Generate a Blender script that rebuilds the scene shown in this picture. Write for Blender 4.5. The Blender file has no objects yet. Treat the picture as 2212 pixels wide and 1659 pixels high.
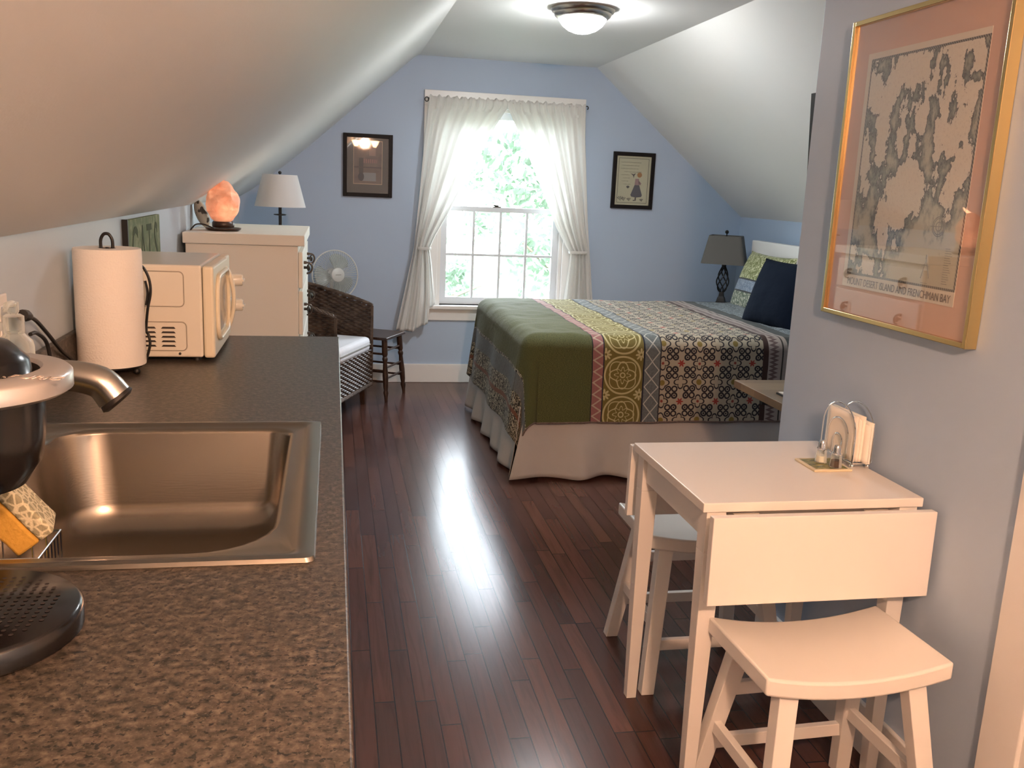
import bpy, bmesh, math, random
from mathutils import Vector, Matrix, noise
PI = math.pi
S = bpy.context.scene
C = S.collection
rnd = random.Random(7)

# ------------------------------------------------------------------ camera
cam_d = bpy.data.cameras.new('camera'); cam = bpy.data.objects.new('camera', cam_d); C.objects.link(cam)
yaw, pit, rol = 0.19835265, -0.21114838, 0.04407629
f = Vector((math.sin(yaw)*math.cos(pit), math.cos(yaw)*math.cos(pit), math.sin(pit)))
r = Vector((math.cos(yaw), -math.sin(yaw), 0)); u = r.cross(f)
r2 = r*math.cos(rol)+u*math.sin(rol); u2 = -r*math.sin(rol)+u*math.cos(rol)
m = Matrix((r2, u2, -f)).transposed().to_4x4(); m.translation = (0, 0, 1.4)
cam.matrix_world = m
cam_d.sensor_width = 36; cam_d.sensor_fit = 'HORIZONTAL'; cam_d.lens = 36*1969.9/2212
cam_d.clip_start = 0.05
S.camera = cam
S.view_settings.view_transform = 'Standard'; S.view_settings.look = 'None'
S.view_settings.gamma = 1; S.view_settings.use_curve_mapping = False
S.view_settings.exposure = 1.3

# ------------------------------------------------------------------ world: bright overcast sky
W = bpy.data.worlds.new('world'); S.world = W; W.use_nodes = True
nt = W.node_tree; nt.nodes.clear()
bg = nt.nodes.new('ShaderNodeBackground'); wo = nt.nodes.new('ShaderNodeOutputWorld')
tc = nt.nodes.new('ShaderNodeTexCoord'); sx = nt.nodes.new('ShaderNodeSeparateXYZ')
cr = nt.nodes.new('ShaderNodeValToRGB')
cr.color_ramp.elements[0].position = 0.45; cr.color_ramp.elements[0].color = (0.42, 0.50, 0.38, 1)
cr.color_ramp.elements[1].position = 0.56; cr.color_ramp.elements[1].color = (0.82, 0.91, 1.0, 1)
mr = nt.nodes.new('ShaderNodeMapRange'); mr.inputs[1].default_value = -1; mr.inputs[2].default_value = 1
nt.links.new(tc.outputs['Generated'], sx.inputs[0]); nt.links.new(sx.outputs[2], mr.inputs[0])
nt.links.new(mr.outputs[0], cr.inputs[0]); nt.links.new(cr.outputs[0], bg.inputs[0])
bg.inputs[1].default_value = 10.0
nt.links.new(bg.outputs[0], wo.inputs[0])
# portal at the window guides sky sampling
pl = bpy.data.lights.new('window_portal', 'AREA'); pl.shape = 'RECTANGLE'; pl.size = 0.9; pl.size_y = 1.36
pl.cycles.is_portal = True
po = bpy.data.objects.new('window_portal', pl); po.location = (1.172, 6.60, 1.25); po.rotation_euler = (-PI/2, 0, 0); C.objects.link(po)
LAMP_WARM = 98.0
LAMP_CEIL = 74.0

# ------------------------------------------------------------------ node helper
class V:
    def __init__(s, g, k): s.g = g; s.k = k
    def _m(s, op, *a): return s.g.math(op, s, *a)
    def __add__(s, o): return s._m('ADD', o)
    __radd__ = __add__
    def __mul__(s, o): return s._m('MULTIPLY', o)
    __rmul__ = __mul__
    def __sub__(s, o): return s._m('SUBTRACT', o)
    def __rsub__(s, o): return s.g.math('SUBTRACT', o, s)
    def __truediv__(s, o): return s._m('DIVIDE', o)
    def __lt__(s, o): return s._m('LESS_THAN', o)
    def __gt__(s, o): return s._m('GREATER_THAN', o)
    def __and__(s, o): return s._m('MULTIPLY', o)
    def abs(s): return s._m('ABSOLUTE')
    def sin(s): return s._m('SINE')
    def cos(s): return s._m('COSINE')
    def floor(s): return s._m('FLOOR')
    def fract(s): return s._m('FRACT')
    def sqrt(s): return s._m('SQRT')
    def min(s, o): return s._m('MINIMUM', o)
    def max(s, o): return s._m('MAXIMUM', o)
    def __or__(s, o): return s._m('MAXIMUM', o)
class G:
    def __init__(s, name, **kw):
        s.m = bpy.data.materials.new(name); s.m.use_nodes = True; s.t = s.m.node_tree
        s.b = s.t.nodes['Principled BSDF']
        s.set(**kw)
    def set(s, color=None, rough=None, metal=None, spec=None, trans=None, ior=None, coat=None, sheen=None, emit=None, estr=None, sss=None, alpha=None):
        b = s.b
        def p(n, v):
            if v is None: return
            if isinstance(v, V): s.t.links.new(v.k, b.inputs[n])
            else: b.inputs[n].default_value = v if not isinstance(v, tuple) else (*v[:3], 1)
        p('Base Color', color); p('Roughness', rough); p('Metallic', metal); p('Specular IOR Level', spec)
        p('Transmission Weight', trans); p('IOR', ior); p('Coat Weight', coat); p('Sheen Weight', sheen)
        p('Emission Color', emit); p('Emission Strength', estr); p('Alpha', alpha)
        return s
    def n(s, t): return s.t.nodes.new('ShaderNode'+t)
    def inp(s, sock, v):
        if isinstance(v, V): s.t.links.new(v.k, sock)
        elif isinstance(v, tuple): sock.default_value = (*v, 1) if len(v) == 3 and len(sock.default_value) == 4 else v
        else: sock.default_value = v
    def math(s, op, *a):
        n = s.n('Math'); n.operation = op
        for i, x in enumerate(a): s.inp(n.inputs[i], x)
        return V(s, n.outputs[0])
    def co(s, kind='Object'):
        return V(s, s.n('TexCoord').outputs[kind])
    def sep(s, v):
        n = s.n('SeparateXYZ'); s.inp(n.inputs[0], v); return [V(s, o) for o in n.outputs]
    def comb(s, x, y, z=0.0):
        n = s.n('CombineXYZ')
        for i, q in enumerate((x, y, z)): s.inp(n.inputs[i], q)
        return V(s, n.outputs[0])
    def scale(s, v, sc):
        n = s.n('Mapping'); s.inp(n.inputs[0], v); n.inputs[3].default_value = sc; return V(s, n.outputs[0])
    def noise(s, v, sc, det=2, rough=.5, dist=0):
        n = s.n('TexNoise'); s.inp(n.inputs['Vector'], v); s.inp(n.inputs['Scale'], sc); n.inputs['Detail'].default_value = det
        n.inputs['Roughness'].default_value = rough; n.inputs['Distortion'].default_value = dist; return V(s, n.outputs[0])
    def voro(s, v, sc, out=0, feat='F1'):
        n = s.n('TexVoronoi'); n.feature = feat; s.inp(n.inputs['Vector'], v); s.inp(n.inputs['Scale'], sc); return V(s, n.outputs[out])
    def white(s, v):
        n = s.n('TexWhiteNoise'); n.noise_dimensions = '3D'; s.inp(n.inputs[0], v); return V(s, n.outputs[0])
    def ramp(s, v, *st):
        n = s.n('ValToRGB'); e = n.color_ramp.elements
        while len(e) < len(st): e.new(0.5)
        for i, (p_, c) in enumerate(st): e[i].position = p_; e[i].color = (*c, 1)
        s.inp(n.inputs[0], v); return V(s, n.outputs[0])
    def mix(s, fac, a, b):
        n = s.n('Mix'); n.data_type = 'RGBA'; s.inp(n.inputs[0], fac); s.inp(n.inputs[6], a); s.inp(n.inputs[7], b); return V(s, n.outputs[2])
    def sm(s, v, lo, hi):
        n = s.n('MapRange'); n.interpolation_type = 'SMOOTHSTEP'; s.inp(n.inputs[0], v); n.inputs[1].default_value = lo; n.inputs[2].default_value = hi
        return V(s, n.outputs[0])
    def bump(s, h, st=.3, d=.01):
        n = s.n('Bump'); s.inp(n.inputs['Height'], h); n.inputs['Strength'].default_value = st; n.inputs['Distance'].default_value = d
        s.t.links.new(n.outputs[0], s.b.inputs['Normal']); return s
    def hyp(s, x, y): return (x*x+y*y).sqrt()
    def translucent(s, w, col=(1, 1, 1)):
        tr = s.n('BsdfTranslucent'); tr.inputs[0].default_value = (*col, 1)
        mx = s.n('MixShader'); mx.inputs[0].default_value = w
        out = [n for n in s.t.nodes if n.type == 'OUTPUT_MATERIAL'][0]
        s.t.links.new(s.b.outputs[0], mx.inputs[1]); s.t.links.new(tr.outputs[0], mx.inputs[2]); s.t.links.new(mx.outputs[0], out.inputs[0]); return s

# ------------------------------------------------------------------ materials
def paint(name, c, rough=.55, b=.06):
    g = G(name, rough=rough)
    n = g.noise(g.co(), 3, 3)
    g.set(color=g.mix(n, tuple(x*.97 for x in c), c)); g.bump(g.noise(g.co(), 160, 2), b, .002)
    return g.m
M = {}
BLUE = (0.42, 0.53, 0.68)
M['blue'] = paint('blue_wall_paint', BLUE, .5)
M['ceil'] = paint('white_ceiling_paint', (0.86, 0.85, 0.82), .5, .12)
M['trim'] = paint('white_trim_paint', (0.80, 0.79, 0.77), .35, .03)
M['white'] = paint('white_lacquer', (0.83, 0.80, 0.76), .3, .02)
M['cream'] = paint('cream_paint', (0.80, 0.76, 0.66), .4, .03)
M['sash'] = paint('white_sash_paint', (0.72, 0.76, 0.8), .35, .03)
# floor
g = G('cherry_floor_boards'); x, y, z = g.sep(g.co())
bi = (x/.0565).floor(); off = g.white(g.comb(bi, 3.0, 1.0))
yy = y/.62+off*9.0; pi_ = yy.floor(); rv = g.white(g.comb(bi, pi_, 2.0)); rv2 = g.white(g.comb(bi, pi_, 7.0))
gr = g.noise(g.comb(x*34.0, y*2.2+rv*30.0, rv*9.0), 1.0, 4, .6, .8)
base = g.ramp(rv, (0, (.062, .028, .023)), (.35, (.078, .034, .027)), (.7, (.094, .040, .030)), (1, (.120, .052, .036)))
base = g.mix(g.sm(gr, .40, .75)*.40, base, (.022, .008, .006))
fx = (x/.0565).fract(); fy = yy.fract()
gap = (fx < .03) | (fx > .97) | (fy < .0035) | (fy > .9965)
col = g.mix(gap*.85, base, (.008, .004, .003))
g.set(color=col, rough=.20+gr*.05, spec=.26, coat=.02); g.b.inputs['Coat Roughness'].default_value = .10
tilt = (fx-.5)*(rv-.5)*.5
g.bump((1.0-gap)+tilt+gr*.12, .35, .0012); M['floor'] = g.m
# laminate counter
g = G('speckled_laminate'); p = g.co()
n1 = g.noise(p, 84, 4, .62); n2 = g.noise(p, 260, 2, .5); v = g.voro(p, 150, 1)
c = g.ramp(n1, (.30, (.020, .018, .014)), (.44, (.050, .042, .032)), (.54, (.080, .062, .048)), (.70, (.15, .122, .095)))
c = g.mix((g.noise(p, 170, 2, .5) > .60)*.85, c, (.014, .015, .014)); c = g.mix((n2 < .36)*.6, c, (.13, .108, .08))
g.set(color=c, rough=.36, spec=.45).bump(n2, .12, .001); M['lam'] = g.m
M['lamedge'] = G('laminate_edge', color=(.18, .17, .13), rough=.3).m
# metals
def metal(name, c, rough, br=None):
    g = G(name, color=c, rough=rough, metal=1.0)
    if br: g.bump(g.noise(g.scale(g.co(), br), 60, 2), .06, .001)
    return g.m
M['steel'] = metal('brushed_sink_steel', (.31, .27, .225), .27, (.4, 6, 6))
M['nickel'] = metal('brushed_nickel', (.58, .54, .48), .27, (8, 1, 1))
M['chrome'] = metal('chrome_wire', (.8, .8, .8), .12)
M['gold'] = metal('polished_gold_frame', (.80, .58, .26), .22)
M['silver'] = G('silver_plastic', color=(.55, .52, .50), rough=.32, metal=.7).m
M['black'] = G('black_plastic', color=(.006, .005, .005), rough=.2).m
M['blackmat'] = G('black_matte_plastic', color=(.012, .010, .009), rough=.5).m
M['iron'] = G('black_iron', color=(.012, .011, .011), rough=.45, metal=.3).m
M['bronze'] = metal('dark_bronze', (.10, .09, .08), .3)
M['dwood'] = G('dark_stained_wood', rough=.35); g = M['dwood']
g.set(color=g.ramp(g.noise(g.scale(g.co(), (3, 3, 1)), 22, 4), (.3, (.022, .010, .006)), (.7, (.065, .030, .016)))); M['dwood'] = g.m
g = G('oak_block_wood', rough=.45); p = g.co(); x, y, z = g.sep(p)
rv = g.white(g.comb((y/.11).floor(), (x/.4).floor(), 1.0))
g.set(color=g.mix(g.noise(g.scale(p, (2, 20, 20)), 6, 3), g.ramp(rv, (0, (.17, .10, .055)), (1, (.30, .20, .11))), (.20, .13, .07))); M['oak'] = g.m
g = G('wicker_brown', rough=.38); g.set(color=g.ramp(g.noise(g.co(), 24, 3), (.3, (.035, .020, .013)), (.7, (.13, .085, .058)))); M['wicker'] = g.m
g = G('paper_towel', color=(.86, .82, .76), rough=.9); p = g.co(); g.bump(g.noise(p, 220, 2)+g.noise(g.scale(p, (1, 1, 9)), 30, 2)*.5, .5, .002); M['paper'] = g.m
M['card'] = G('grey_cardboard', color=(.16, .12, .09), rough=.9).m
M['mw'] = paint('almond_microwave_enamel', (0.78, 0.74, 0.64), .22, .01)
M['mwdoor'] = paint('ivory_door_plastic', (0.82, 0.75, 0.58), .3, .01)
M['mwglass'] = G('microwave_window', color=(.30, .28, .25), rough=.08).m
M['slot'] = G('dark_slot', color=(.02, .012, .008), rough=.6).m
M['groove'] = G('shaded_groove', color=(.38, .34, .27), rough=.6).m
g = G('white_curtain_cotton', color=(.88, .87, .84), rough=.85); g.bump(g.noise(g.co(), 500, 2), .2, .001); g.translucent(.42, (.90, .90, .88)); M['curtain'] = g.m
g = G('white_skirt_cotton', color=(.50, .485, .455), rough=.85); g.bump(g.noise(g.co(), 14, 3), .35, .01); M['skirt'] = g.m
g = G('white_cushion_cotton', color=(.78, .79, .83), rough=.8); g.bump(g.noise(g.co(), 12, 3), .3, .01); M['cushion'] = g.m
g = G('navy_cloth', color=(.004, .008, .018), spec=.12, rough=.9); g.bump(g.noise(g.co(), 9, 3), .5, .02); M['navy'] = g.m
M['shadew'] = G('cream_lampshade', color=(.68, .67, .66), rough=.8).translucent(.25).m
g = G('grey_linen_lampshade', color=(.135, .13, .12), rough=.85); g.bump(g.noise(g.scale(g.co(), (1, 1, 6)), 200, 2), .3, .001); M['shadeg'] = g.m
M['glass'] = G('clear_glass', color=(1, 1, 1), rough=.02, trans=1.0, ior=1.45).m
g = G('window_glass'); out = [n for n in g.t.nodes if n.type == 'OUTPUT_MATERIAL'][0]
tr = g.n('BsdfTransparent'); gl = g.n('BsdfGlossy'); gl.inputs['Roughness'].default_value = .02; lw = g.n('LayerWeight'); lw.inputs[0].default_value = .14
mx = g.n('MixShader'); g.t.links.new(lw.outputs[1], mx.inputs[0]); g.t.links.new(tr.outputs[0], mx.inputs[1]); g.t.links.new(gl.outputs[0], mx.inputs[2]); g.t.links.new(mx.outputs[0], out.inputs[0]); M['pane'] = g.m
g = G('picture_glass'); out = [n for n in g.t.nodes if n.type == 'OUTPUT_MATERIAL'][0]
tr = g.n('BsdfTransparent'); gl = g.n('BsdfGlossy'); gl.inputs['Roughness'].default_value = .02; lw = g.n('LayerWeight'); lw.inputs[0].default_value = .42
mx = g.n('MixShader'); g.t.links.new(lw.outputs[1], mx.inputs[0]) if False else g.t.links.new(lw.outputs[0], mx.inputs[0]); g.t.links.new(tr.outputs[0], mx.inputs[1]); g.t.links.new(gl.outputs[0], mx.inputs[2]); g.t.links.new(mx.outputs[0], out.inputs[0]); M['pglass'] = g.m
g = G('thin_clear_plastic', color=(.85, .88, .85), rough=.08); out = [n for n in g.t.nodes if n.type == 'OUTPUT_MATERIAL'][0]
tr = g.n('BsdfTransparent'); tr.inputs[0].default_value = (.93, .95, .92, 1); lw = g.n('LayerWeight'); lw.inputs[0].default_value = .45
mx = g.n('MixShader'); g.t.links.new(lw.outputs[1], mx.inputs[0]); g.t.links.new(tr.outputs[0], mx.inputs[1]); g.t.links.new(g.b.outputs[0], mx.inputs[2]); g.t.links.new(mx.outputs[0], out.inputs[0]); M['clearplastic'] = g.m
M['leaf'] = G('green_leaf', color=(.14, .20, .14), rough=.6).translucent(.4, (.21, .29, .20)).m
M['bark'] = G('tree_bark', color=(.16, .13, .10), rough=.9).m
M['grass'] = G('lawn', color=(.06, .08, .05), rough=.9).m
g = G('salt_crystal'); p = g.co(); n = g.noise(p, 14, 4, .6); x, y, z = g.sep(p)
core = 1.0-g.sm(g.hyp(g.hyp(x, y)*1.0, z-.085), .01, .11)
g.set(color=g.mix(n, (.75, .25, .12), (.95, .55, .38)), rough=.5, emit=g.ramp(n, (.3, (.9, .22, .10)), (.7, (1, .50, .26))), estr=.03+n*.10+g.sm(g.noise(g.scale(p, (1, 1, 2.5)), 16, 3), .45, .72)*.14+(1.0-g.sm(g.hyp(g.hyp(x-.01, y+.03), z-.075), .015, .075))*.30); g.bump(n, .6, .01); M['salt'] = g.m
M['dome'] = G('frosted_light_dome', color=(.9, .9, .9), rough=.3, emit=(.96, .98, 1.0), estr=LAMP_CEIL).m
M['warmdome'] = G('amber_glass_shade', color=(.9, .75, .5), rough=.3, emit=(1, .62, .28), estr=13.0).m
g = G('yellow_sponge', color=(.85, .55, .06), rough=.95); g.bump(g.noise(g.co(), 160, 2), .7, .003); M['yellow'] = g.m
M['scour'] = G('dark_blue_scourer', color=(.010, .016, .045), rough=.95).bump(G('tmp').noise(G('tmp').co(), 1), 0, 0).m if False else G('dark_blue_scourer', color=(.010, .016, .045), rough=.95).m
g = G('ochre_sponge', color=(.55, .30, .045), rough=.9); g.bump(g.noise(g.co(), 130, 2), .5, .003); M['ochre'] = g.m
g = G('patterned_scrub_mesh', rough=.85); p = g.co(); h = g.voro(p, 95, 0, 'DISTANCE_TO_EDGE'); g.set(color=g.mix(g.sm(h, .05, .16), (.62, .56, .38), (.30, .27, .17))); g.bump(g.noise(p, 400, 1), .6, .002); M['mesh'] = g.m
g = G('green_ribbed_cloth', rough=.9); x, y, z = g.sep(g.co()); g.set(color=g.mix((z*700.0).sin()*.5+.5, (.06, .08, .02), (.16, .20, .06))); M['greenc'] = g.m
g = G('green_distressed_sign', rough=.7); p = g.co(); g.set(color=g.mix(g.sm(g.noise(p, 22, 4, .7), .42, .7), (.13, .17, .07), (.28, .30, .16))); M['sign'] = g.m
M['signtxt'] = G('faded_green_lettering', color=(.055, .075, .03), rough=.8).m
g = G('shell_cream', rough=.6); p = g.co(); g.set(color=g.mix(g.sm(g.noise(p, 26, 2, .5, 1), .56, .62), (.50, .45, .36), (.06, .05, .04))); M['shell'] = g.m
M['fanw'] = G('white_fan_plastic', color=(.62, .64, .62), rough=.35).m
M['blade'] = G('translucent_fan_blade', color=(.5, .55, .52), rough=.25, alpha=.6).m
M['napkin'] = G('paper_napkin', color=(.88, .83, .74), rough=.9).m
M['pepper'] = G('ground_pepper', color=(.08, .045, .03), rough=.9).m
M['saltw'] = G('white_table_salt', color=(.8, .78, .72), rough=.9).m
g = G('painted_tile', rough=.25); p = g.co(); x, y, z = g.sep(p); n = g.noise(g.scale(p, (1, 3, 1)), 28, 3)
rim = (x.abs() > .044) | (y.abs() > .044)
g.set(color=g.mix(rim, g.ramp(n, (.35, (.05, .10, .035)), (.5, (.30, .26, .10)), (.65, (.12, .16, .06))), (.72, .62, .42))); M['tile'] = g.m
M['gold_text'] = G('map_title_ink', color=(.16, .12, .10), rough=.8).m
M['greyink'] = G('grey_ink', color=(.25, .25, .22), rough=.8).m
M['emboss'] = G('embossed_letter_edge', color=(.95, .80, .70), rough=.25, metal=.6).m

# ------------------------------------------------------------------ mesh helpers
def fin(bm, smooth=None):
    bmesh.ops.recalc_face_normals(bm, faces=bm.faces)
def obj(name, bm, mat, parent=None, smooth=True, loc=None, bevel=0, sub=0, angle=40, uv=False):
    me = bpy.data.meshes.new(name); bm.to_mesh(me); bm.free()
    for mm in (mat if isinstance(mat, (list, tuple)) else [mat]): me.materials.append(mm)
    o = bpy.data.objects.new(name, me); C.objects.link(o)
    if smooth:
        me.shade_smooth() if hasattr(me, 'shade_smooth') else [setattr(p, 'use_smooth', True) for p in me.polygons]
        try:
            me.set_sharp_from_angle(angle=math.radians(angle))
        except Exception: pass
    if bevel:
        b = o.modifiers.new('bevel', 'BEVEL'); b.width = bevel; b.segments = 3; b.limit_method = 'ANGLE'; b.angle_limit = math.radians(35); b.harden_normals = False
    if sub:
        s_ = o.modifiers.new('sub', 'SUBSURF'); s_.levels = sub; s_.render_levels = sub
    if parent: o.parent = parent
    if loc: o.location = loc
    return o
def tag(o, label=None, cat=None, group=None, kind=None):
    if label: o['label'] = label
    if cat: o['category'] = cat
    if group: o['group'] = group
    if kind: o['kind'] = kind
    return o
def thing(name, label, cat, loc=(0, 0, 0), rz=0, group=None):
    o = bpy.data.objects.new(name, None); C.objects.link(o); o.location = loc; o.rotation_euler = (0, 0, rz)
    o.empty_display_size = .05
    return tag(o, label, cat, group)
def box(bm, x0, x1, y0, y1, z0, z1):
    vs = [bm.verts.new(p) for p in ((x0, y0, z0), (x1, y0, z0), (x1, y1, z0), (x0, y1, z0), (x0, y0, z1), (x1, y0, z1), (x1, y1, z1), (x0, y1, z1))]
    for q in ((0, 3, 2, 1), (4, 5, 6, 7), (0, 1, 5, 4), (1, 2, 6, 5), (2, 3, 7, 6), (3, 0, 4, 7)): bm.faces.new([vs[i] for i in q])
    return vs
def B(*a):
    bm = bmesh.new(); box(bm, *a); return bm
def prism(bm, pts, a0, a1, axis='y'):
    def P(p, a): return {'y': (p[0], a, p[1]), 'x': (a, p[0], p[1]), 'z': (p[0], p[1], a)}[axis]
    v0 = [bm.verts.new(P(p, a0)) for p in pts]; v1 = [bm.verts.new(P(p, a1)) for p in pts]
    n = len(pts); bm.faces.new(v0); bm.faces.new(list(reversed(v1)))
    for i in range(n): bm.faces.new((v0[i], v1[i], v1[(i+1) % n], v0[(i+1) % n]))
    bmesh.ops.recalc_face_normals(bm, faces=bm.faces)
def taper(bm, p0, s0, p1, s1):
    """square bar from p0 (half sizes s0) to p1 (half sizes s1), horizontal ends"""
    a = [bm.verts.new((p0[0]+i*s0[0], p0[1]+j*s0[1], p0[2])) for i, j in ((-1, -1), (1, -1), (1, 1), (-1, 1))]
    b = [bm.verts.new((p1[0]+i*s1[0], p1[1]+j*s1[1], p1[2])) for i, j in ((-1, -1), (1, -1), (1, 1), (-1, 1))]
    bm.faces.new(a); bm.faces.new(b)
    for i in range(4): bm.faces.new((a[i], a[(i+1) % 4], b[(i+1) % 4], b[i]))
    bmesh.ops.recalc_face_normals(bm, faces=bm.faces)
def lathe(bm, prof, c=(0, 0, 0), n=32, sx=1, sy=1):
    rings = []
    for rr, zz in prof:
        if rr < 1e-6: rings.append([bm.verts.new((c[0], c[1], c[2]+zz))])
        else: rings.append([bm.verts.new((c[0]+rr*sx*math.cos(2*PI*i/n), c[1]+rr*sy*math.sin(2*PI*i/n), c[2]+zz)) for i in range(n)])
    for a, b in zip(rings, rings[1:]):
        for i in range(n):
            j = (i+1) % n
            if len(a) == 1 and len(b) == 1: continue
            if len(a) == 1: bm.faces.new((a[0], b[j], b[i]))
            elif len(b) == 1: bm.faces.new((a[i], a[j], b[0]))
            else: bm.faces.new((a[i], a[j], b[j], b[i]))
    bmesh.ops.recalc_face_normals(bm, faces=bm.faces)
def tube(bm, pts, rad, n=8, closed=False, cap=True, flat=None):
    pts = [Vector(p) for p in pts]; N = len(pts); rings = []; prev = None
    for i, p in enumerate(pts):
        if closed: t = pts[(i+1) % N]-pts[i-1]
        else: t = pts[min(i+1, N-1)]-pts[max(i-1, 0)]
        t.normalize()
        ref = prev if prev is not None else (Vector((0, 0, 1)) if abs(t.z) < .9 else Vector((1, 0, 0)))
        a = (ref-t*ref.dot(t)).normalized(); prev = a; b = t.cross(a)
        q = rad[i] if isinstance(rad, (list, tuple)) else rad
        fa, fb = flat if flat else (1, 1)
        rings.append([bm.verts.new(p+(a*math.cos(2*PI*k/n)*fa+b*math.sin(2*PI*k/n)*fb)*q) for k in range(n)])
    for i in range(N if closed else N-1):
        a, b = rings[i], rings[(i+1) % N]
        for k in range(n): bm.faces.new((a[k], a[(k+1) % n], b[(k+1) % n], b[k]))
    if cap and not closed: bm.faces.new(rings[0]); bm.faces.new(list(reversed(rings[-1])))
    bmesh.ops.recalc_face_normals(bm, faces=bm.faces)
def ball(bm, c, r_, s=(1, 1, 1), u_=16, v_=10):
    bmesh.ops.create_uvsphere(bm, u_segments=u_, v_segments=v_, radius=1, matrix=Matrix.Translation(c) @ Matrix.Diagonal((r_*s[0], r_*s[1], r_*s[2], 1)))
def grid(fn, nu, nv, uvf=None, thick=0):
    bm = bmesh.new(); uvl = bm.loops.layers.uv.new('UVMap')
    vs = [[bm.verts.new(fn(i/nu, j/nv)) for j in range(nv+1)] for i in range(nu+1)]
    for i in range(nu):
        for j in range(nv):
            fc = bm.faces.new((vs[i][j], vs[i+1][j], vs[i+1][j+1], vs[i][j+1]))
            for l, (a, b) in zip(fc.loops, ((i, j), (i+1, j), (i+1, j+1), (i, j+1))):
                l[uvl].uv = uvf(a/nu, b/nv) if uvf else (a/nu, b/nv)
    return bm
def spline(pts, n=8):
    P = [Vector(p) for p in pts]; out = []
    for i in range(len(P)-1):
        a, b, c, d = P[max(i-1, 0)], P[i], P[i+1], P[min(i+2, len(P)-1)]
        for k in range(n):
            t = k/n; out.append(.5*((2*b)+(c-a)*t+(2*a-5*b+4*c-d)*t*t+(3*b-a-3*c+d)*t**3))
    out.append(P[-1]); return out
def interp(tab, t):
    for (a, x0), (b, x1) in zip(tab, tab[1:]):
        if t <= b:
            k = (t-a)/(b-a); return x0+(x1-x0)*k
    return tab[-1][1]
def text(name, s, size, mat, parent, loc, rot, depth=.0006, sx=1.0, width=None):
    cu = bpy.data.curves.new(name, 'FONT'); cu.body = s; cu.size = size; cu.extrude = depth; cu.align_x = 'CENTER'
    o = bpy.data.objects.new(name, cu); C.objects.link(o)
    me = bpy.data.meshes.new_from_object(o.evaluated_get(bpy.context.evaluated_depsgraph_get())) if False else None
    dg = bpy.context.evaluated_depsgraph_get(); me = bpy.data.meshes.new_from_object(o.evaluated_get(dg))
    bpy.data.objects.remove(o); o = bpy.data.objects.new(name, me); C.objects.link(o); me.materials.clear(); me.materials.append(mat)
    k = 1
    if width:
        xs = [v.co.x for v in me.vertices]; k = width/(max(xs)-min(xs))
        for v in me.vertices: v.co.x *= k
    o.parent = parent; o.location = loc; o.rotation_euler = rot; return o
def struct(name, bm, mat, **k): return tag(obj(name, bm, mat, smooth=k.pop('smooth', False), **k), kind='structure')

# ------------------------------------------------------------------ room shell
XL, XP, YB, YF, XR = -.62, 1.36, 6.47, -2.8, 2.985
YP = 2.53
CEIL = [(-.62, 1.268), (-.54, 1.315), (-.45, 1.385), (-.31, 1.495), (-.168, 1.613), (.53, 2.232), (.565, 2.25), (1.808, 2.25), (XR, 1.265)]
bm = bmesh.new()
prism(bm, CEIL+[(XR+.14, 1.36), (1.86, 2.40), (.5, 2.40), (-.70, 1.42), (-.75, 1.268)], YF-.1, YB+.15)
ceiling = struct('ceiling', bm, M['ceil'], smooth=True, angle=24)
bm = bmesh.new(); box(bm, -.75, XR+.14, YF-.1, YB+.15, -.1, 0); struct('floor', bm, M['floor'])
bm = bmesh.new(); box(bm, -.75, XL, YF-.1, YB+.15, 0, 1.268); struct('wall_left', bm, paint('pale_blue_wall_paint', (.52, .60, .66), .5))
bm = bmesh.new(); box(bm, XR, XR+.14, YP-.12, YB+.15, 0, 1.265); struct('wall_right', bm, M['blue'])
bm = bmesh.new(); OX0, OX1, OZ0, OZ1 = .72, 1.625, .565, 1.93
prism(bm, [(XL, 0), (OX0, 0), (OX0, 2.25), (.565, 2.25), (.53, 2.232), (-.168, 1.613), (-.45, 1.385), (XL, 1.268)], YB, YB+.15)
prism(bm, [(OX1, 0), (XR, 0), (XR, 1.265), (1.808, 2.25), (OX1, 2.25)], YB, YB+.15)
box(bm, OX0, OX1, YB, YB+.15, 0, OZ0); box(bm, OX0, OX1, YB, YB+.15, OZ1, 2.25)
struct('wall_back', bm, M['blue'])
bm = bmesh.new(); box(bm, XP, XP+.12, YF, YP, 0, 2.25); struct('wall_partition', bm, M['blue'], bevel=.004)
bm = bmesh.new(); prism(bm, [(XP+.12, 0), (XR, 0), (XR, 1.265), (1.808, 2.25), (XP+.12, 2.25)], YP-.12, YP); struct('wall_closet', bm, M['blue'])
bm = bmesh.new(); prism(bm, [(XL, 0), (XP, 0), (XP, 2.25), (.565, 2.25), (-.168, 1.613), (-.45, 1.385), (XL, 1.268)], YF-.1, YF); struct('wall_front', bm, M['blue'])
def bb(name, *a):
    bm = bmesh.new(); box(bm, *a); return struct(name, bm, M['trim'], bevel=.004)
bb('baseboard_back', XL, XR, YB-.016, YB, 0, .135)
bb('baseboard_left', XL, XL+.014, 2.95, YB-.016, 0, .135)
bb('baseboard_right', XR-.014, XR, YP, YB-.016, 0, .135)
bb('baseboard_partition', XP-.014, XP, 1.51, YP, 0, .135)
# door casing at the right, nearest the camera
bm = bmesh.new(); box(bm, XP-.018, XP, 1.40, 1.505, 0, 2.06); box(bm, XP-.018, XP, .62, 1.505, 2.06, 2.16); box(bm, XP-.018, XP, .52, .62, 0, 2.16)
struct('trim_1', bm, M['trim'], bevel=.003)
bm = bmesh.new(); box(bm, XP-.008, XP, .62, 1.40, 0.01, 2.06); d = struct('door_1', bm, M['trim'])
bm = bmesh.new(); tube(bm, [(XP-.008, 1.33, .95), (XP-.05, 1.33, .95)], .012); ball(bm, (XP-.065, 1.33, .95), .028); obj('door_knob', bm, M['nickel'], d)
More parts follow.
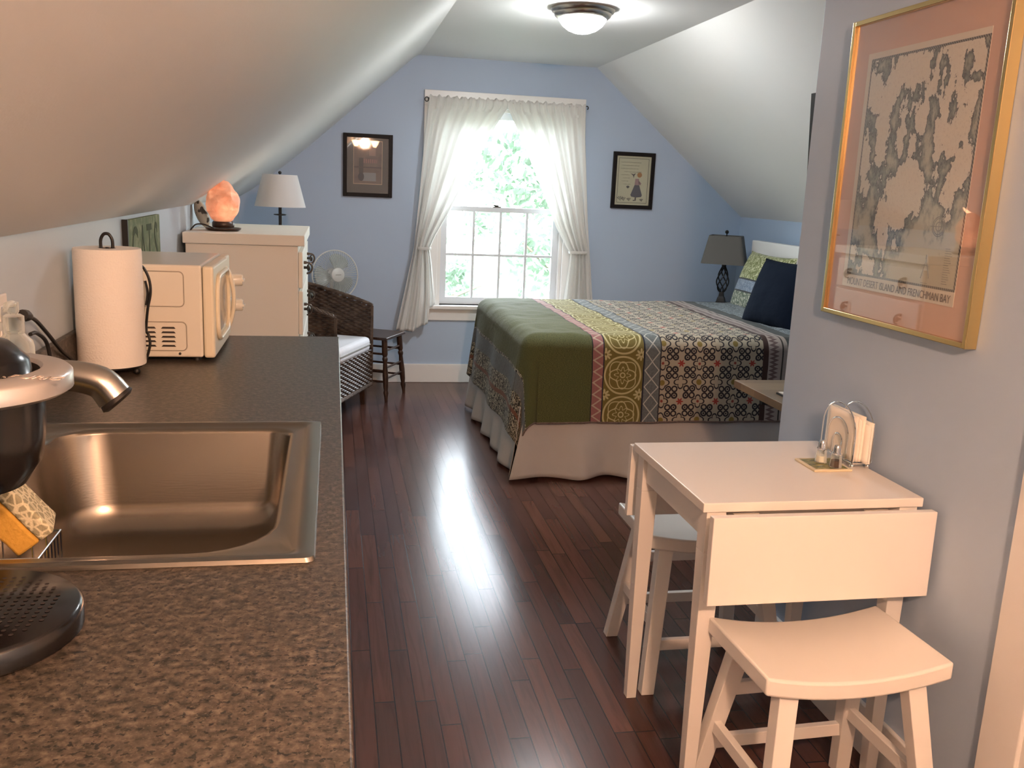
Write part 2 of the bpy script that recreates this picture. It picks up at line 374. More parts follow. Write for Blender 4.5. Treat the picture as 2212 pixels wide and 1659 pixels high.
# window
w = thing('window_1', None, None); w['kind'] = 'structure'
bm = bmesh.new()
y0 = YB-.022
box(bm, .606, OX0, y0, YB, .565, 1.93); box(bm, OX1, 1.738, y0, YB, .565, 1.93); box(bm, .606, 1.738, y0, YB, 1.93, 2.03)
obj('window_casing', bm, M['trim'], w, smooth=False, bevel=.003)
bm = bmesh.new(); box(bm, .59, 1.755, YB-.055, YB+.05, .538, .565); obj('window_sill', bm, M['trim'], w, smooth=False, bevel=.006)
bm = bmesh.new(); box(bm, .63, 1.715, YB-.018, YB, .455, .538); obj('window_apron', bm, M['trim'], w, smooth=False, bevel=.003)
bm = bmesh.new(); box(bm, OX0, OX0+.024, YB, YB+.15, OZ0, OZ1); box(bm, OX1-.024, OX1, YB, YB+.15, OZ0, OZ1); box(bm, OX0, OX1, YB, YB+.15, OZ1-.02, OZ1); box(bm, OX0, OX1, YB+.05, YB+.15, OZ0, OZ0+.012)
obj('window_jamb', bm, M['trim'], w, smooth=False)
gx0, gx1 = .788, 1.556
def sash(ya, yb_, z0, z1, rb, rt, munt):
    bm = bmesh.new(); X0, X1 = OX0+.024, OX1-.024
    box(bm, X0, gx0, ya, yb_, z0, z1); box(bm, gx1, X1, ya, yb_, z0, z1); box(bm, gx0, gx1, ya, yb_, z0, z0+rb); box(bm, gx0, gx1, ya, yb_, z1-rt, z1)
    if munt:
        for k in (1, 2, 3):
            xx = gx0+(gx1-gx0)*k/4; box(bm, xx-.008, xx+.008, ya+.004, yb_-.004, z0+rb, z1-rt)
        zz = (z0+rb+z1-rt)/2; box(bm, gx0, gx1, ya+.003, yb_-.005, zz-.008, zz+.008)
    s_ = obj('sash', bm, M['sash'], w, smooth=False)
    ym = (ya+yb_)/2
    bm = bmesh.new(); box(bm, gx0-.004, gx1+.004, ym-.002, ym+.002, z0+rb-.004, z1-rt+.004); obj('pane', bm, M['pane'], s_, smooth=False)
sash(YB+.03, YB+.062, OZ0+.004, 1.262, .05, .034, True)
sash(YB+.066, YB+.098, 1.228, OZ1-.02, .034, .045, False)
bm = bmesh.new(); box(bm, 1.115, 1.17, YB+.028, YB+.06, 1.262, 1.268); ball(bm, (1.143, YB+.045, 1.272), .014, (1.1, .9, .6)); tube(bm, [(1.143, YB+.045, 1.274), (1.115, YB+.035, 1.277)], .005); obj('sash_lock', bm, M['bronze'], w)

# ------------------------------------------------------------------ outside
bm = bmesh.new(); box(bm, -30, 30, 7.2, 60, -3.2, -3.0); tag(obj('lawn', bm, M['grass'], smooth=False), kind='structure')
leafm = bmesh.new()
def tree(x, y, h, cr_, n, lab, zc):
    t = thing('leafy_tree', lab, 'tree', (x, y, -3.0), 0, 'trees outside the window')
    bm = bmesh.new(); tube(bm, spline([(0, 0, 0), (.1, .05, h*.35), (-.05, 0, h*.7), (.05, 0, h)], 4), [.16-.009*i for i in range(13)], 8)
    br = []
    for k in range(7):
        a = k*2.4; z_ = h*(.3+.09*k); e = Vector((math.cos(a)*cr_*.7, math.sin(a)*cr_*.7, z_+.7)); br.append(e); tube(bm, [(0, 0, z_), e*.5+Vector((0, 0, z_*.5)), e], [.05, .03, .012], 6)
    obj('trunk', bm, M['bark'], t)
    bm = bmesh.new()
    for k in range(n):
        cl = rnd.randrange(26); q = random.Random(cl*7+int(x*10)); a = q.uniform(0, 6.28); rr = cr_*q.uniform(.2, 1); zz = zc+q.uniform(-1, 1)*h*.42
        c_ = Vector((math.cos(a)*rr+rnd.gauss(0, .22), math.sin(a)*rr+rnd.gauss(0, .22), zz+rnd.gauss(0, .2)))
        d1 = Vector((rnd.uniform(-1, 1), rnd.uniform(-1, 1), rnd.uniform(-1, 1))).normalized(); d2 = d1.orthogonal().normalized(); s_ = rnd.uniform(.05, .10)
        v_ = [bm.verts.new(c_+p_) for p_ in (-d1*s_, d2*s_*.5, d1*s_, -d2*s_*.5)]; bm.faces.new(v_)
    obj('foliage', bm, M['leaf'], t, smooth=False)
tree(0.4, 11.5, 4.4, 1.35, 5200, 'leafy green tree seen through the left lower panes of the window', 3.5)
tree(3.2, 11.5, 4.6, 1.25, 4200, 'leafy green tree seen through the right lower panes of the window', 3.3)
tree(1.8, 17.5, 7.0, 2.3, 7000, 'tall pale green tree farthest beyond the window panes', 3.3)

# ------------------------------------------------------------------ ceiling light
t = thing('ceiling_light', 'round flush ceiling light with nickel rim and glowing frosted dome above the bed', 'ceiling light', (1.165, 4.48, 2.25))
bm = bmesh.new(); lathe(bm, [(0, 0), (.150, 0), (.153, -.006), (.148, -.018), (.138, -.024), (.134, -.036), (.122, -.044), (.114, -.048), (.108, -.044), (0, -.03)], n=48); obj('rim', bm, M['nickel'], t)
bm = bmesh.new(); lathe(bm, [(.114, -.042), (.112, -.055), (.095, -.078), (.068, -.098), (.035, -.110), (0, -.114)], n=48); obj('dome', bm, M['dome'], t)
# warm pendant in the kitchen behind the camera
t = thing('chandelier', 'small warm glass-shaded chandelier over the kitchen', 'lamp', (.43, -.45, 2.08))
bm = bmesh.new(); lathe(bm, [(0, .15), (.06, .15), (.055, .13), (.01, .12)], n=24); tube(bm, [(0, 0, .13), (0, 0, -.2)], .008)
for k in range(3):
    a = k*2.1+.4; tube(bm, spline([(0, 0, -.2), (.06*math.cos(a), .06*math.sin(a), -.24), (.15*math.cos(a), .15*math.sin(a), -.20)], 5), .006)
obj('frame', bm, M['bronze'], t)
bm = bmesh.new(); lathe(bm, [(0, -.27), (.03, -.262), (.055, -.235), (.06, -.21)], n=24); obj('finial_bowl', bm, M['bronze'], t)
for k in range(3):
    a = k*2.1+.4; bm = bmesh.new(); lathe(bm, [(.02, 0), (.035, .03), (.06, .08), (.058, .08), (.033, .03), (.017, .0)], (.15*math.cos(a), .15*math.sin(a), -.20), 20); obj('glass_shade', bm, M['warmdome'], t)
ld = bpy.data.lights.new('chandelier_bulb', 'POINT'); ld.energy = LAMP_WARM; ld.color = (1, .56, .35); ld.shadow_soft_size = .06
lo = bpy.data.objects.new('chandelier_bulb', ld); C.objects.link(lo); lo.parent = t; lo.location = (0, 0, -.15)

# ------------------------------------------------------------------ kitchen counter
ZC = .92; CE = 2.89
cab = thing('base_cabinet', 'white base cabinet run under the speckled counter', 'cabinet', (-.32, 1.5, 0))
def L(bm, dx, dy, dz):
    bmesh.ops.translate(bm, verts=bm.verts, vec=(-dx, -dy, -dz)); return bm
bm = B(XL+.002, -.035, -.6, CE-.03, .10, ZC-.04); box(bm, XL+.002, -.10, -.6, CE-.03, 0, .10)
# open the carcass top for the sink bowl: keep the body as sides only
bm.free(); bm = bmesh.new()
box(bm, XL+.002, -.035, -.6, 1.09, .10, ZC-.042); box(bm, XL+.002, -.035, 1.84, CE-.03, .10, ZC-.042); box(bm, XL+.002, -.035, 1.09, 1.84, .10, .66); box(bm, -.05, -.035, 1.09, 1.84, .66, ZC-.042); box(bm, XL+.002, -.10, -.6, CE-.03, 0, .10)
obj('body', L(bm, -.32, 1.5, 0), M['white'], cab, smooth=False)
for k in range(7):
    ya = -.58+k*.49; bm = B(-.035, -.017, ya, ya+.47, .12, .70); dd = obj('door', L(bm, -.32, 1.5, 0), M['white'], cab, smooth=False, bevel=.003)
    bm = bmesh.new(); tube(bm, [(-.017, ya+.43, .62), (-.003, ya+.43, .62)], .005); ball(bm, (.002, ya+.43, .62), .011); obj('knob', L(bm, -.32, 1.5, 0), M['nickel'], dd)
    bm = B(-.035, -.017, ya, ya+.47, .72, .87); dd = obj('drawer', L(bm, -.32, 1.5, 0), M['white'], cab, smooth=False, bevel=.003)
ct = thing('kitchen_counter', 'brown speckled laminate counter running along the left knee wall', 'counter', (-.3, 1.5, ZC))
HX0, HX1, HY0, HY1 = -.535, -.06, 1.14, 1.795
bm = bmesh.new()
# counter slab with sink hole
xs = [XL+.002, HX0, HX1, .018]; ys = [-.6, HY0, HY1, CE]
for zz in (ZC-.04, ZC):
    pass
V0 = {}
for i, xx in enumerate(xs):
    for j, yy in enumerate(ys):
        for k, zz in enumerate((ZC-.04, ZC)): V0[i, j, k] = bm.verts.new((xx, yy, zz))
for i in range(3):
    for j in range(3):
        if i == 1 and j == 1: continue
        bm.faces.new([V0[i, j, 1], V0[i+1, j, 1], V0[i+1, j+1, 1], V0[i, j+1, 1]]); bm.faces.new([V0[i, j, 0], V0[i, j+1, 0], V0[i+1, j+1, 0], V0[i+1, j, 0]])
for j in range(3):
    bm.faces.new([V0[0, j, 0], V0[0, j, 1], V0[0, j+1, 1], V0[0, j+1, 0]]); bm.faces.new([V0[3, j, 0], V0[3, j+1, 0], V0[3, j+1, 1], V0[3, j, 1]])
    bm.faces.new([V0[j, 0, 0], V0[j+1, 0, 0], V0[j+1, 0, 1], V0[j, 0, 1]]); bm.faces.new([V0[j, 3, 0], V0[j, 3, 1], V0[j+1, 3, 1], V0[j+1, 3, 0]])
for a, b in (((1, 1), (2, 1)), ((2, 1), (2, 2)), ((2, 2), (1, 2)), ((1, 2), (1, 1))):
    bm.faces.new([V0[a[0], a[1], 0], V0[b[0], b[1], 0], V0[b[0], b[1], 1], V0[a[0], a[1], 1]])
bmesh.ops.recalc_face_normals(bm, faces=bm.faces)
obj('countertop', L(bm, -.3, 1.5, ZC), M['lam'], ct, smooth=False, bevel=.003)
bm = B(XL+.001, XL+.016, -.6, CE, ZC, ZC+.10); obj('backsplash', L(bm, -.3, 1.5, ZC), M['lam'], ct, smooth=False, bevel=.003)

# sink
sk = thing('kitchen_sink', 'stainless steel drop-in sink with a single deep bowl', 'sink', (-.30, 1.47, ZC))
def rrect(x0, x1, y0, y1, rr, n=7):
    """rr: radii for corners (x1,y1),(x0,y1),(x0,y0),(x1,y0)"""
    out = []
    for (cx_, cy_, a0), q in zip(((x1, y1, 0), (x0, y1, PI/2), (x0, y0, PI), (x1, y0, 1.5*PI)), rr):
        sx_ = -1 if cx_ == x1 else 1; sy_ = -1 if cy_ == y1 else 1
        for k in range(n+1):
            a = a0+PI/2*k/n; out.append((cx_+sx_*q+q*math.cos(a), cy_+sy_*q+q*math.sin(a)))
    return out
SX0, SX1, SY0, SY1 = -.585, -.022, 1.12, 1.818
BX0, BX1, BY0, BY1 = -.51, -.082, 1.165, 1.77
loops = []
def ring(rc, z_): loops.append([(p[0], p[1], z_) for p in rc])
ring(rrect(SX0, SX1, SY0, SY1, (.012,)*4), ZC+.0005)
ring(rrect(SX0+.002, SX1-.002, SY0+.002, SY1-.002, (.012,)*4), ZC+.006)
ring(rrect(SX0+.012, SX1-.012, SY0+.012, SY1-.012, (.012,)*4), ZC+.0075)
ring(rrect(SX0+.028, SX1-.026, SY0+.018, SY1-.018, (.02,)*4), ZC+.0065)
ring(rrect(SX0+.031, SX1-.029, SY0+.021, SY1-.021, (.02,)*4), ZC+.003)
ring(rrect(BX0-.012, BX1+.010, BY0-.010, BY1+.010, (.045, .11, .11, .11)), ZC+.003)
ring(rrect(BX0-.003, BX1+.003, BY0-.003, BY1+.003, (.04, .105, .105, .105)), ZC+.0005)
ring(rrect(BX0, BX1, BY0, BY1, (.04, .10, .10, .10)), ZC-.006)
ring(rrect(BX0+.012, BX1-.008, BY0+.010, BY1-.008, (.045, .10, .10, .10)), ZC-.14)
ring(rrect(BX0+.03, BX1-.025, BY0+.028, BY1-.025, (.05, .09, .09, .09)), ZC-.178)
ring(rrect(BX0+.07, BX1-.07, BY0+.07, BY1-.07, (.05,)*4), ZC-.19)
bm = bmesh.new(); LV = [[bm.verts.new(p) for p in l] for l in loops]
for a, b in zip(LV, LV[1:]):
    for i in range(len(a)): bm.faces.new((a[i], a[(i+1) % len(a)], b[(i+1) % len(a)], b[i]))
bm.faces.new(LV[-1]); bmesh.ops.recalc_face_normals(bm, faces=bm.faces)
obj('bowl', L(bm, -.30, 1.47, ZC), M['steel'], sk, angle=55)
bm = bmesh.new(); lathe(bm, [(.0, -.186), (.02, -.187), (.04, -.1885), (.045, -.189)], n=24); obj('drain', bm, M['chrome'], sk)

# faucet
fc = thing('faucet', 'brushed nickel kitchen faucet with a low curved spout', 'faucet', (-.555, 1.47, ZC+.003))
bm = bmesh.new(); path = spline([(0, 0, .0), (.0, 0, .09), (.03, 0, .142), (.09, 0, .163), (.150, 0, .168), (.200, 0, .158), (.222, 0, .134)], 6)
tube(bm, path, [.021+.006*(i/36)**2 for i in range(37)], 20); obj('spout', bm, M['nickel'], fc)
bm = bmesh.new(); lathe(bm, [(0, .0), (.035, 0), (.033, .012), (.026, .016)], n=24); obj('base', bm, M['nickel'], fc)
bm = bmesh.new(); lathe(bm, [(0, 0), (.026, 0), (.028, .008), (.022, .012), (0, .012)], (0, 0, 0), 20); bmesh.ops.transform(bm, verts=bm.verts, matrix=Matrix.Translation((.2215, 0, .1345)) @ Matrix.Rotation(PI-.72, 4, 'Y')); obj('aerator', bm, M['blackmat'], fc)
bm = bmesh.new(); tube(bm, [(0, .0, .1), (-.0, .07, .13)], [.012, .008], 10); obj('lever', bm, M['nickel'], fc)

# coffee maker
km = thing('coffee_maker', 'black pod coffee maker with silver ring around the lid, beside the sink', 'coffee maker', (-.372, .985, ZC))
bm = bmesh.new(); box(bm, -.21, -.055, -.10, .10, 0, .285); obj('body', bm, M['black'], km, bevel=.02)
bm = bmesh.new(); lathe(bm, [(0, .150), (.035, .150), (.058, .158), (.074, .182), (.078, .21), (.080, .256), (0, .256)], n=40); obj('brew_head', bm, M['black'], km, angle=60)
bm = bmesh.new(); lathe(bm, [(.076, .276), (.079, .280), (.103, .278), (.107, .274), (.107, .259), (.101, .255), (.07, .255)], n=56, sx=1.0); obj('trim_ring', bm, M['silver'], km, angle=50)
bm = bmesh.new(); lathe(bm, [(.076, .264), (.070, .267), (.067, .288), (.050, .305), (.025, .312), (.0, .314)], n=40); obj('lid', bm, M['black'], km, angle=60)
bm = bmesh.new(); lathe(bm, [(0, 0), (.100, 0), (.108, .006), (.108, .026), (.103, .031), (0, .031)], (.004, -.03, 0), 48); obj('drip_tray', bm, M['black'], km, angle=50)
bm = bmesh.new()
for i in range(-9, 10):
    for j in range(-9, 10):
        if i*i+j*j < 80: lathe(bm, [(0, .0316), (.0026, .0316)], (.004+i*.0098, -.03+j*.0098, 0), 6)
o = obj('tray_perforations', bm, M['slot'], km, smooth=False)
text('embossed_lettering', 'KEURIG', .019, M['emboss'], km, (.080, -.046, .2793), (0, 0, -.9+PI/2-.9), .0004)

# dish caddy and sponges in the sink
cd = thing('sponge_caddy', 'chrome wire sponge caddy hooked inside the near left of the sink', 'caddy', (-.445, 1.235, ZC-.085))
bm = bmesh.new()
X0, X1, Y0, Y1 = -.075, .075, -.05, .05
tube(bm, [(X0, Y0, .075), (X1, Y0, .075), (X1, Y1, .075), (X0, Y1, .075)], .0022, 6, closed=True)
tube(bm, [(X0, Y0, -.0), (X1, Y0, -.0), (X1, Y1, -.0), (X0, Y1, -.0)], .0018, 6, closed=True)
for k in range(9):
    xx = X0+(X1-X0)*k/8
    for yy in (Y0, Y1): tube(bm, [(xx, yy, 0), (xx, yy, .075)], .0012, 5)
    tube(bm, [(xx, Y0, 0), (xx, Y1, 0)], .0012, 5)
for k in range(1, 7):
    yy = Y0+(Y1-Y0)*k/7
    for xx in (X0, X1): tube(bm, [(xx, yy, 0), (xx, yy, .075)], .0012, 5)
obj('wire_basket', bm, M['chrome'], cd)
def sponge(name, lab, loc, rot, parts):
    t = thing(name, lab, 'sponge', loc); t.rotation_euler = rot
    for n_, mat, a in parts:
        bm = B(*a); bmesh.ops.subdivide_edges(bm, edges=bm.edges, cuts=3, use_grid_fill=True)
        for v_ in bm.verts:
            c_ = Vector(((a[0]+a[1])/2, (a[2]+a[3])/2, 0)); v_.co.x += .006*math.cos(v_.co.z*25)*0
            v_.co += Vector((noise.noise(v_.co*30), noise.noise(v_.co*31+Vector((5, 1, 2))), 0))*.002
        obj(n_, bm, mat, t, bevel=.004)
sponge('scrub_sponge', 'bright yellow sponge with dark blue scouring side standing in the caddy', (-.448, 1.206, ZC-.078), (0, -.40, .12),
       [('foam', M['yellow'], (-.034, .004, -.028, .028, 0, .135)), ('scouring_pad', M['scour'], (.0045, .018, -.027, .027, 0, .122))])
sponge('dish_sponge', 'ochre sponge with patterned cream mesh side leaning over the caddy edge', (-.392, 1.268, ZC-.008), (0.10, -.62, .15),
       [('foam', M['ochre'], (-.030, .004, -.030, .030, 0, .100)), ('mesh_side', M['mesh'], (.0045, .026, -.030, .030, 0, .100))])
t = thing('dishcloth', 'green ribbed cloth folded at the back of the sink beside the coffee maker', 'cloth', (-.555, 1.755, ZC+.004))
bm = B(-.03, .03, -.03, .03, 0, .045); obj('fold', bm, M['greenc'], t, bevel=.008)

# soap bottle
t = thing('soap_bottle', 'clear plastic soap pump bottle behind the coffee maker', 'bottle', (-.588, 1.84, ZC))
bm = bmesh.new(); lathe(bm, [(0, 0), (.030, 0), (.033, .006), (.033, .150), (.030, .160), (.018, .172), (.0165, .176)], n=28); obj('bottle_body', bm, M['clearplastic'], t)
bm = bmesh.new(); lathe(bm, [(.0175, .174), (.0185, .178), (.0185, .206), (.012, .210), (.0, .210)], n=24); lathe(bm, [(.008, .21), (.011, .215), (.011, .232), (0, .234)], n=16); tube(bm, [(0, 0, .229), (0, -.03, .231), (0, -.045, .222)], [.007, .006, .004], 8); obj('pump', bm, M['clearplastic'], t)
# outlet and plug
t = thing('outlet_plate', 'white wall outlet plate above the counter backsplash', 'outlet', (XL, 1.86, 1.105))
bm = B(0, .006, -.036, .036, -.058, .058); obj('plate', bm, M['white'], t, bevel=.003)
bm = B(.006, .010, -.016, .016, .008, .038); box(bm, .006, .010, -.016, .016, -.038, -.008); obj('sockets', bm, M['trim'], t, bevel=.003)
t = thing('power_cord', 'black power cord with plug hanging from the outlet down behind the paper towels', 'cord', (XL+.02, 1.93, 1.115))
bm = bmesh.new(); tube(bm, [(0, -.0, .0), (0, .02, -.004), (0, .045, -.01)], [.011, .012, .007], 12); tube(bm, [(-.008, -.012, .003), (0, .0, .002)], .0015, 6); obj('plug', bm, M['blackmat'], t)
bm = bmesh.new(); tube(bm, spline([(0, .04, -.009), (0, .085, -.025), (.004, .15, -.066), (.006, .22, -.11), (.004, .31, -.15), (.004, .36, -.188)], 6), .0042, 8); obj('cable', bm, M['blackmat'], t)
t = thing('power_cord', 'shorter black cord curving down beside the soap bottle', 'cord', (XL+.02, 1.97, 1.07))
bm = bmesh.new(); tube(bm, spline([(0, 0, 0), (0, .04, -.004), (.006, .08, -.03), (.008, .095, -.08), (.008, .10, -.143)], 6), .0042, 8); obj('cable', bm, M['blackmat'], t)

# paper towels
ph = thing('paper_towel_holder', 'black wire paper towel holder with looped top and ball feet', 'paper towel holder', (-.528, 2.33, ZC))
bm = bmesh.new(); tube(bm, [(.066*math.cos(2*PI*k/32), .066*math.sin(2*PI*k/32), .017) for k in range(32)], .0035, 8, closed=True)
tube(bm, [(-.066, 0, .017), (.066, 0, .017)], .003, 6); tube(bm, [(0, -.066, .017), (0, .066, .017)], .003, 6)
obj('base_ring', bm, M['iron'], ph)
for a in (-.5, 1.6, 3.6, 5.0-.3):
    bm = bmesh.new(); ball(bm, (.07*math.cos(a), .07*math.sin(a), .0085), .0085); obj('ball_foot', bm, M['iron'], ph)
bm = bmesh.new(); tube(bm, [(0, 0, .017), (0, 0, .302)], .004, 8)
tube(bm, spline([(-.013, -.002, .295), (-.013, -.002, .318), (-.007, -.002, .331), (.0, -.002, .334), (.007, -.002, .331), (.013, -.002, .318), (.013, -.002, .295)], 5), .0038, 8); obj('center_post', bm, M['iron'], ph)
bm = bmesh.new(); tube(bm, spline([(.070, .03, .017), (.082, .03, .06), (.080, .03, .085), (.074, .035, .1), (.080, .03, .15), (.088, .03, .19), (.086, .03, .225), (.072, .03, .255), (.06, .0, .262)], 6), .0033, 8)
tube(bm, spline([(.076, .035, .16), (.081, .034, .19), (.076, .035, .22)], 5), .003, 6); obj('tension_arm', bm, M['iron'], ph)
pr_ = thing('paper_towel_roll', 'white paper towel roll standing on the black wire holder', 'paper towels', (-.528, 2.33, ZC+.021))
bm = bmesh.new(); lathe(bm, [(.020, 0), (.077, 0), (.0775, .005), (.0765, .274), (.075, .279), (.020, .279)], n=48); obj('towel_sheets', bm, M['paper'], pr_)
bm = bmesh.new(); lathe(bm, [(.0205, .0), (.0205, .2785), (.017, .2785), (.017, 0)], n=24); obj('cardboard_core', bm, M['card'], pr_)

# microwave
mwv = thing('microwave', 'almond coloured countertop microwave oven with two dial knobs', 'microwave', (-.475, 2.67, ZC))
W0, W1, D0, D1, H0, H1 = -.128, .142, -.212, .205, .012, .252
bm = B(W0, W1, D0, D1, H0, H1); obj('body', bm, M['mw'], mwv, smooth=False, bevel=.006)
for xx in (W0+.03, W1-.02):
    for yy in (D0+.03, D1-.03):
        bm = bmesh.new(); lathe(bm, [(0, 0), (.010, 0), (.010, .012), (0, .012)], (xx, yy, 0), 12); obj('foot', bm, M['blackmat'], mwv)
bm = bmesh.new()
def pressed(x0, x1, z0, z1):
    p_ = [(a, D0-.0006, b) for a, b in rrect(x0, x1, z0, z1, (.012,)*4, 5)]; tube(bm, p_, .0014, 6, closed=True)
pressed(-.24+.12, .098, .125+.02, .235); pressed(-.12, .102, .030, .105)
obj('pressed_panels', bm, M['groove'], mwv)
bm = bmesh.new()
for c_ in range(4):
    for rr in range(5):
        if c_ == 0 and rr > 2: continue
        x_ = -.105+c_*.048; z_ = .040+rr*.0118
        pts = [(x_, z_), (x_+.036, z_), (x_+.032, z_+.0048), (x_+.004, z_+.0048)]; prism(bm, pts, D0-.0009, D0+.004)
sl = obj('vent_slots', bm, M['slot'], mwv, smooth=False)
bm = bmesh.new(); ball(bm, (.084, D0-.001, .022), .0035); obj('screw', bm, M['bronze'], mwv)
bm = B(W1+.0015, W1+.030, D0+.001, D1-.088, H0-.002, H1-.002); dr = obj('door', bm, M['mwdoor'], mwv, smooth=False, bevel=.007)
bm = B(W1+.0015, W1+.026, D1-.086, D1-.001, H0-.002, H1-.002); obj('control_panel', bm, M['mwdoor'], mwv, smooth=False, bevel=.006)
bm = bmesh.new(); prism(bm, rrect(D0+.06, D1-.13, .065, .205, (.04,)*4), W1+.029, W1+.0315, 'x'); obj('door_window', bm, M['mwglass'], dr, smooth=False)
bm = bmesh.new()
# raised bowed door frame around window + bar
rc = rrect(D0+.045, D1-.115, .050, .220, (.05,)*4)
tube(bm, [(W1+.028+.008*math.cos((a-(D0+D1)/2+.035)*6), a, b) for a, b in rc], .006, 10, closed=True)
obj('door_bezel', bm, M['mwdoor'], dr)
bm = bmesh.new(); yh = D1-.122
tube(bm, spline([(W1+.026, yh, .222), (W1+.038, yh, .205), (W1+.047, yh, .165), (W1+.049, yh, .135), (W1+.047, yh, .10), (W1+.038, yh, .06), (W1+.026, yh, .045)], 5), .006, 10); obj('handle', bm, M['mwdoor'], dr)
for z_ in (.178, .103):
    bm = bmesh.new(); lathe(bm, [(.024, 0), (.024, .006), (.019, .010), (.018, .038), (.015, .042), (0, .042)], n=28); box(bm, -.003, .003, -.017, .017, .040, .046)
    bmesh.ops.transform(bm, verts=bm.verts, matrix=Matrix.Translation((W1+.026, D1-.045, z_)) @ Matrix.Rotation(PI/2, 4, 'Y')); obj('dial_knob', bm, M['mw'], mwv)

# CATS sign on the wall
t = thing('wooden_sign', 'faded green wooden sign with CATS lettering against the left knee wall', 'sign', (XL+.010, 3.20, 1.155))
bm = B(-.009, .006, -.265, .255, -.10, .102); obj('board', bm, M['sign'], t, smooth=False, bevel=.002)
bm = B(-.0095, .007, -.272, -.262, -.10, .104); obj('dark_edge', bm, M['iron'], t, smooth=False)
for ch, yy in zip('CATS', (-.17, -.05, .06, .175)):
    o = text('letter', ch, .235, M['signtxt'], t, (.0065, yy, -.083), (PI/2, 0, PI/2), .0004)
    o.scale = (.62, 1, 1)

# ------------------------------------------------------------------ dresser
ds = thing('dresser', 'cream painted chest of drawers with dark knobs behind the microwave', 'dresser', (-.36, 4.355, 0))
bm = B(-.235, .215, -.40, .40, .05, 1.125); obj('body', bm, M['cream'], ds, smooth=False, bevel=.003)
bm = B(-.243, .243, -.42, .42, 1.125, 1.17); obj('top', bm, M['cream'], ds, smooth=False, bevel=.004)
for i in (-.2, .18):
    for j in (-.37, .37): bm = bmesh.new(); taper(bm, (i, j, 0), (.02, .02), (i, j, .05), (.026, .026)); obj('leg', bm, M['cream'], ds, smooth=False)
zz = [.08, .30, .52, .74, .94, 1.105]
for a, b in zip(zz, zz[1:]):
    bm = B(.2155, .234, -.385, .385, a+.006, b-.006); dw = obj('drawer', bm, M['cream'], ds, smooth=False, bevel=.004)
    for yy in (-.25, .25):
        bm = bmesh.new(); z_ = (a+b)/2
        tube(bm, [(.234, yy, z_), (.248, yy, z_)], .006, 8); ball(bm, (.254, yy, z_), .016, (.5, 1, 1)); tube(bm, spline([(.244, yy, z_+.022), (.262, yy, z_+.018), (.270, yy, z_), (.262, yy, z_-.02), (.246, yy, z_-.026)], 4), .004, 6); box(bm, .234, .246, yy-.01, yy+.01, z_+.016, z_+.028)
        obj('knob', bm, M['bronze'], dw)
# salt lamp
sl = thing('salt_lamp', 'glowing pink salt crystal lamp on the corner of the dresser', 'lamp', (-.462, 4.12, 1.183))
bm = bmesh.new(); bmesh.ops.create_icosphere(bm, subdivisions=4, radius=1)
for v_ in bm.verts:
    d_ = v_.co.normalized(); z_ = d_.z; w_ = .069*(1-.30*max(z_, 0)**1.5)*(1+.04*(z_ < -.3))
    nz = noise.noise(d_*2.2)*.10+noise.noise(d_*6)*.05
    v_.co = Vector((d_.x*w_*(1+nz), d_.y*w_*(1+nz), .108+z_*.092*(1+nz*.5)))
    if v_.co.z < .022: v_.co.z = .022
obj('crystal', bm, M['salt'], sl, angle=25)
bm = bmesh.new(); lathe(bm, [(0, 0), (.042, 0), (.046, .006), (.046, .020), (.042, .026), (0, .026)], n=24); obj('wooden_base', bm, M['dwood'], sl)
ll = bpy.data.lights.new('salt_bulb', 'POINT'); ll.energy = .28; ll.color = (1, .42, .2); ll.shadow_soft_size = .05
lo = bpy.data.objects.new('salt_bulb', ll); C.objects.link(lo); lo.parent = sl; lo.location = (.0, -.0, .235)
bm = bmesh.new(); lathe(bm, [(0, 0), (.060, .0), (.073, .006), (.074, .012), (.062, .009), (0, .007)], n=36)
tag(obj('saucer', bm, M['dwood'], None, loc=(-.462, 4.12, 1.1705)), 'small dark saucer under the glowing salt lamp', 'plate')
bm = bmesh.new(); tube(bm, spline([(0, 0, 0.004), (-.05, .02, .022), (-.09, .02, .012), (-.11, .03, -.06), (-.118, .03, -.4)], 6), .003, 6)
tag(obj('lamp_cord', bm, M['blackmat'], None, loc=(-.485, 4.035, 1.175)), 'thin black cord of the salt lamp running over the left dresser edge', 'cord')
# shell ornament
t = thing('oval_ornament', 'cream oval ornament with dark marks leaning behind the salt lamp', 'ornament', (-.555, 4.33, 1.1705))
bm = bmesh.new(); ball(bm, (0, 0, .062), .062, (.35, .85, 1.0), 20, 14); bmesh.ops.rotate(bm, verts=bm.verts, matrix=Matrix.Rotation(-.35, 3, 'Y') @ Matrix.Rotation(.5, 3, 'Z'), cent=(0, 0, 0))
mz = min(v_.co.z for v_ in bm.verts); bmesh.ops.translate(bm, verts=bm.verts, vec=(0, 0, -mz)); obj('oval_body', bm, M['shell'], t)

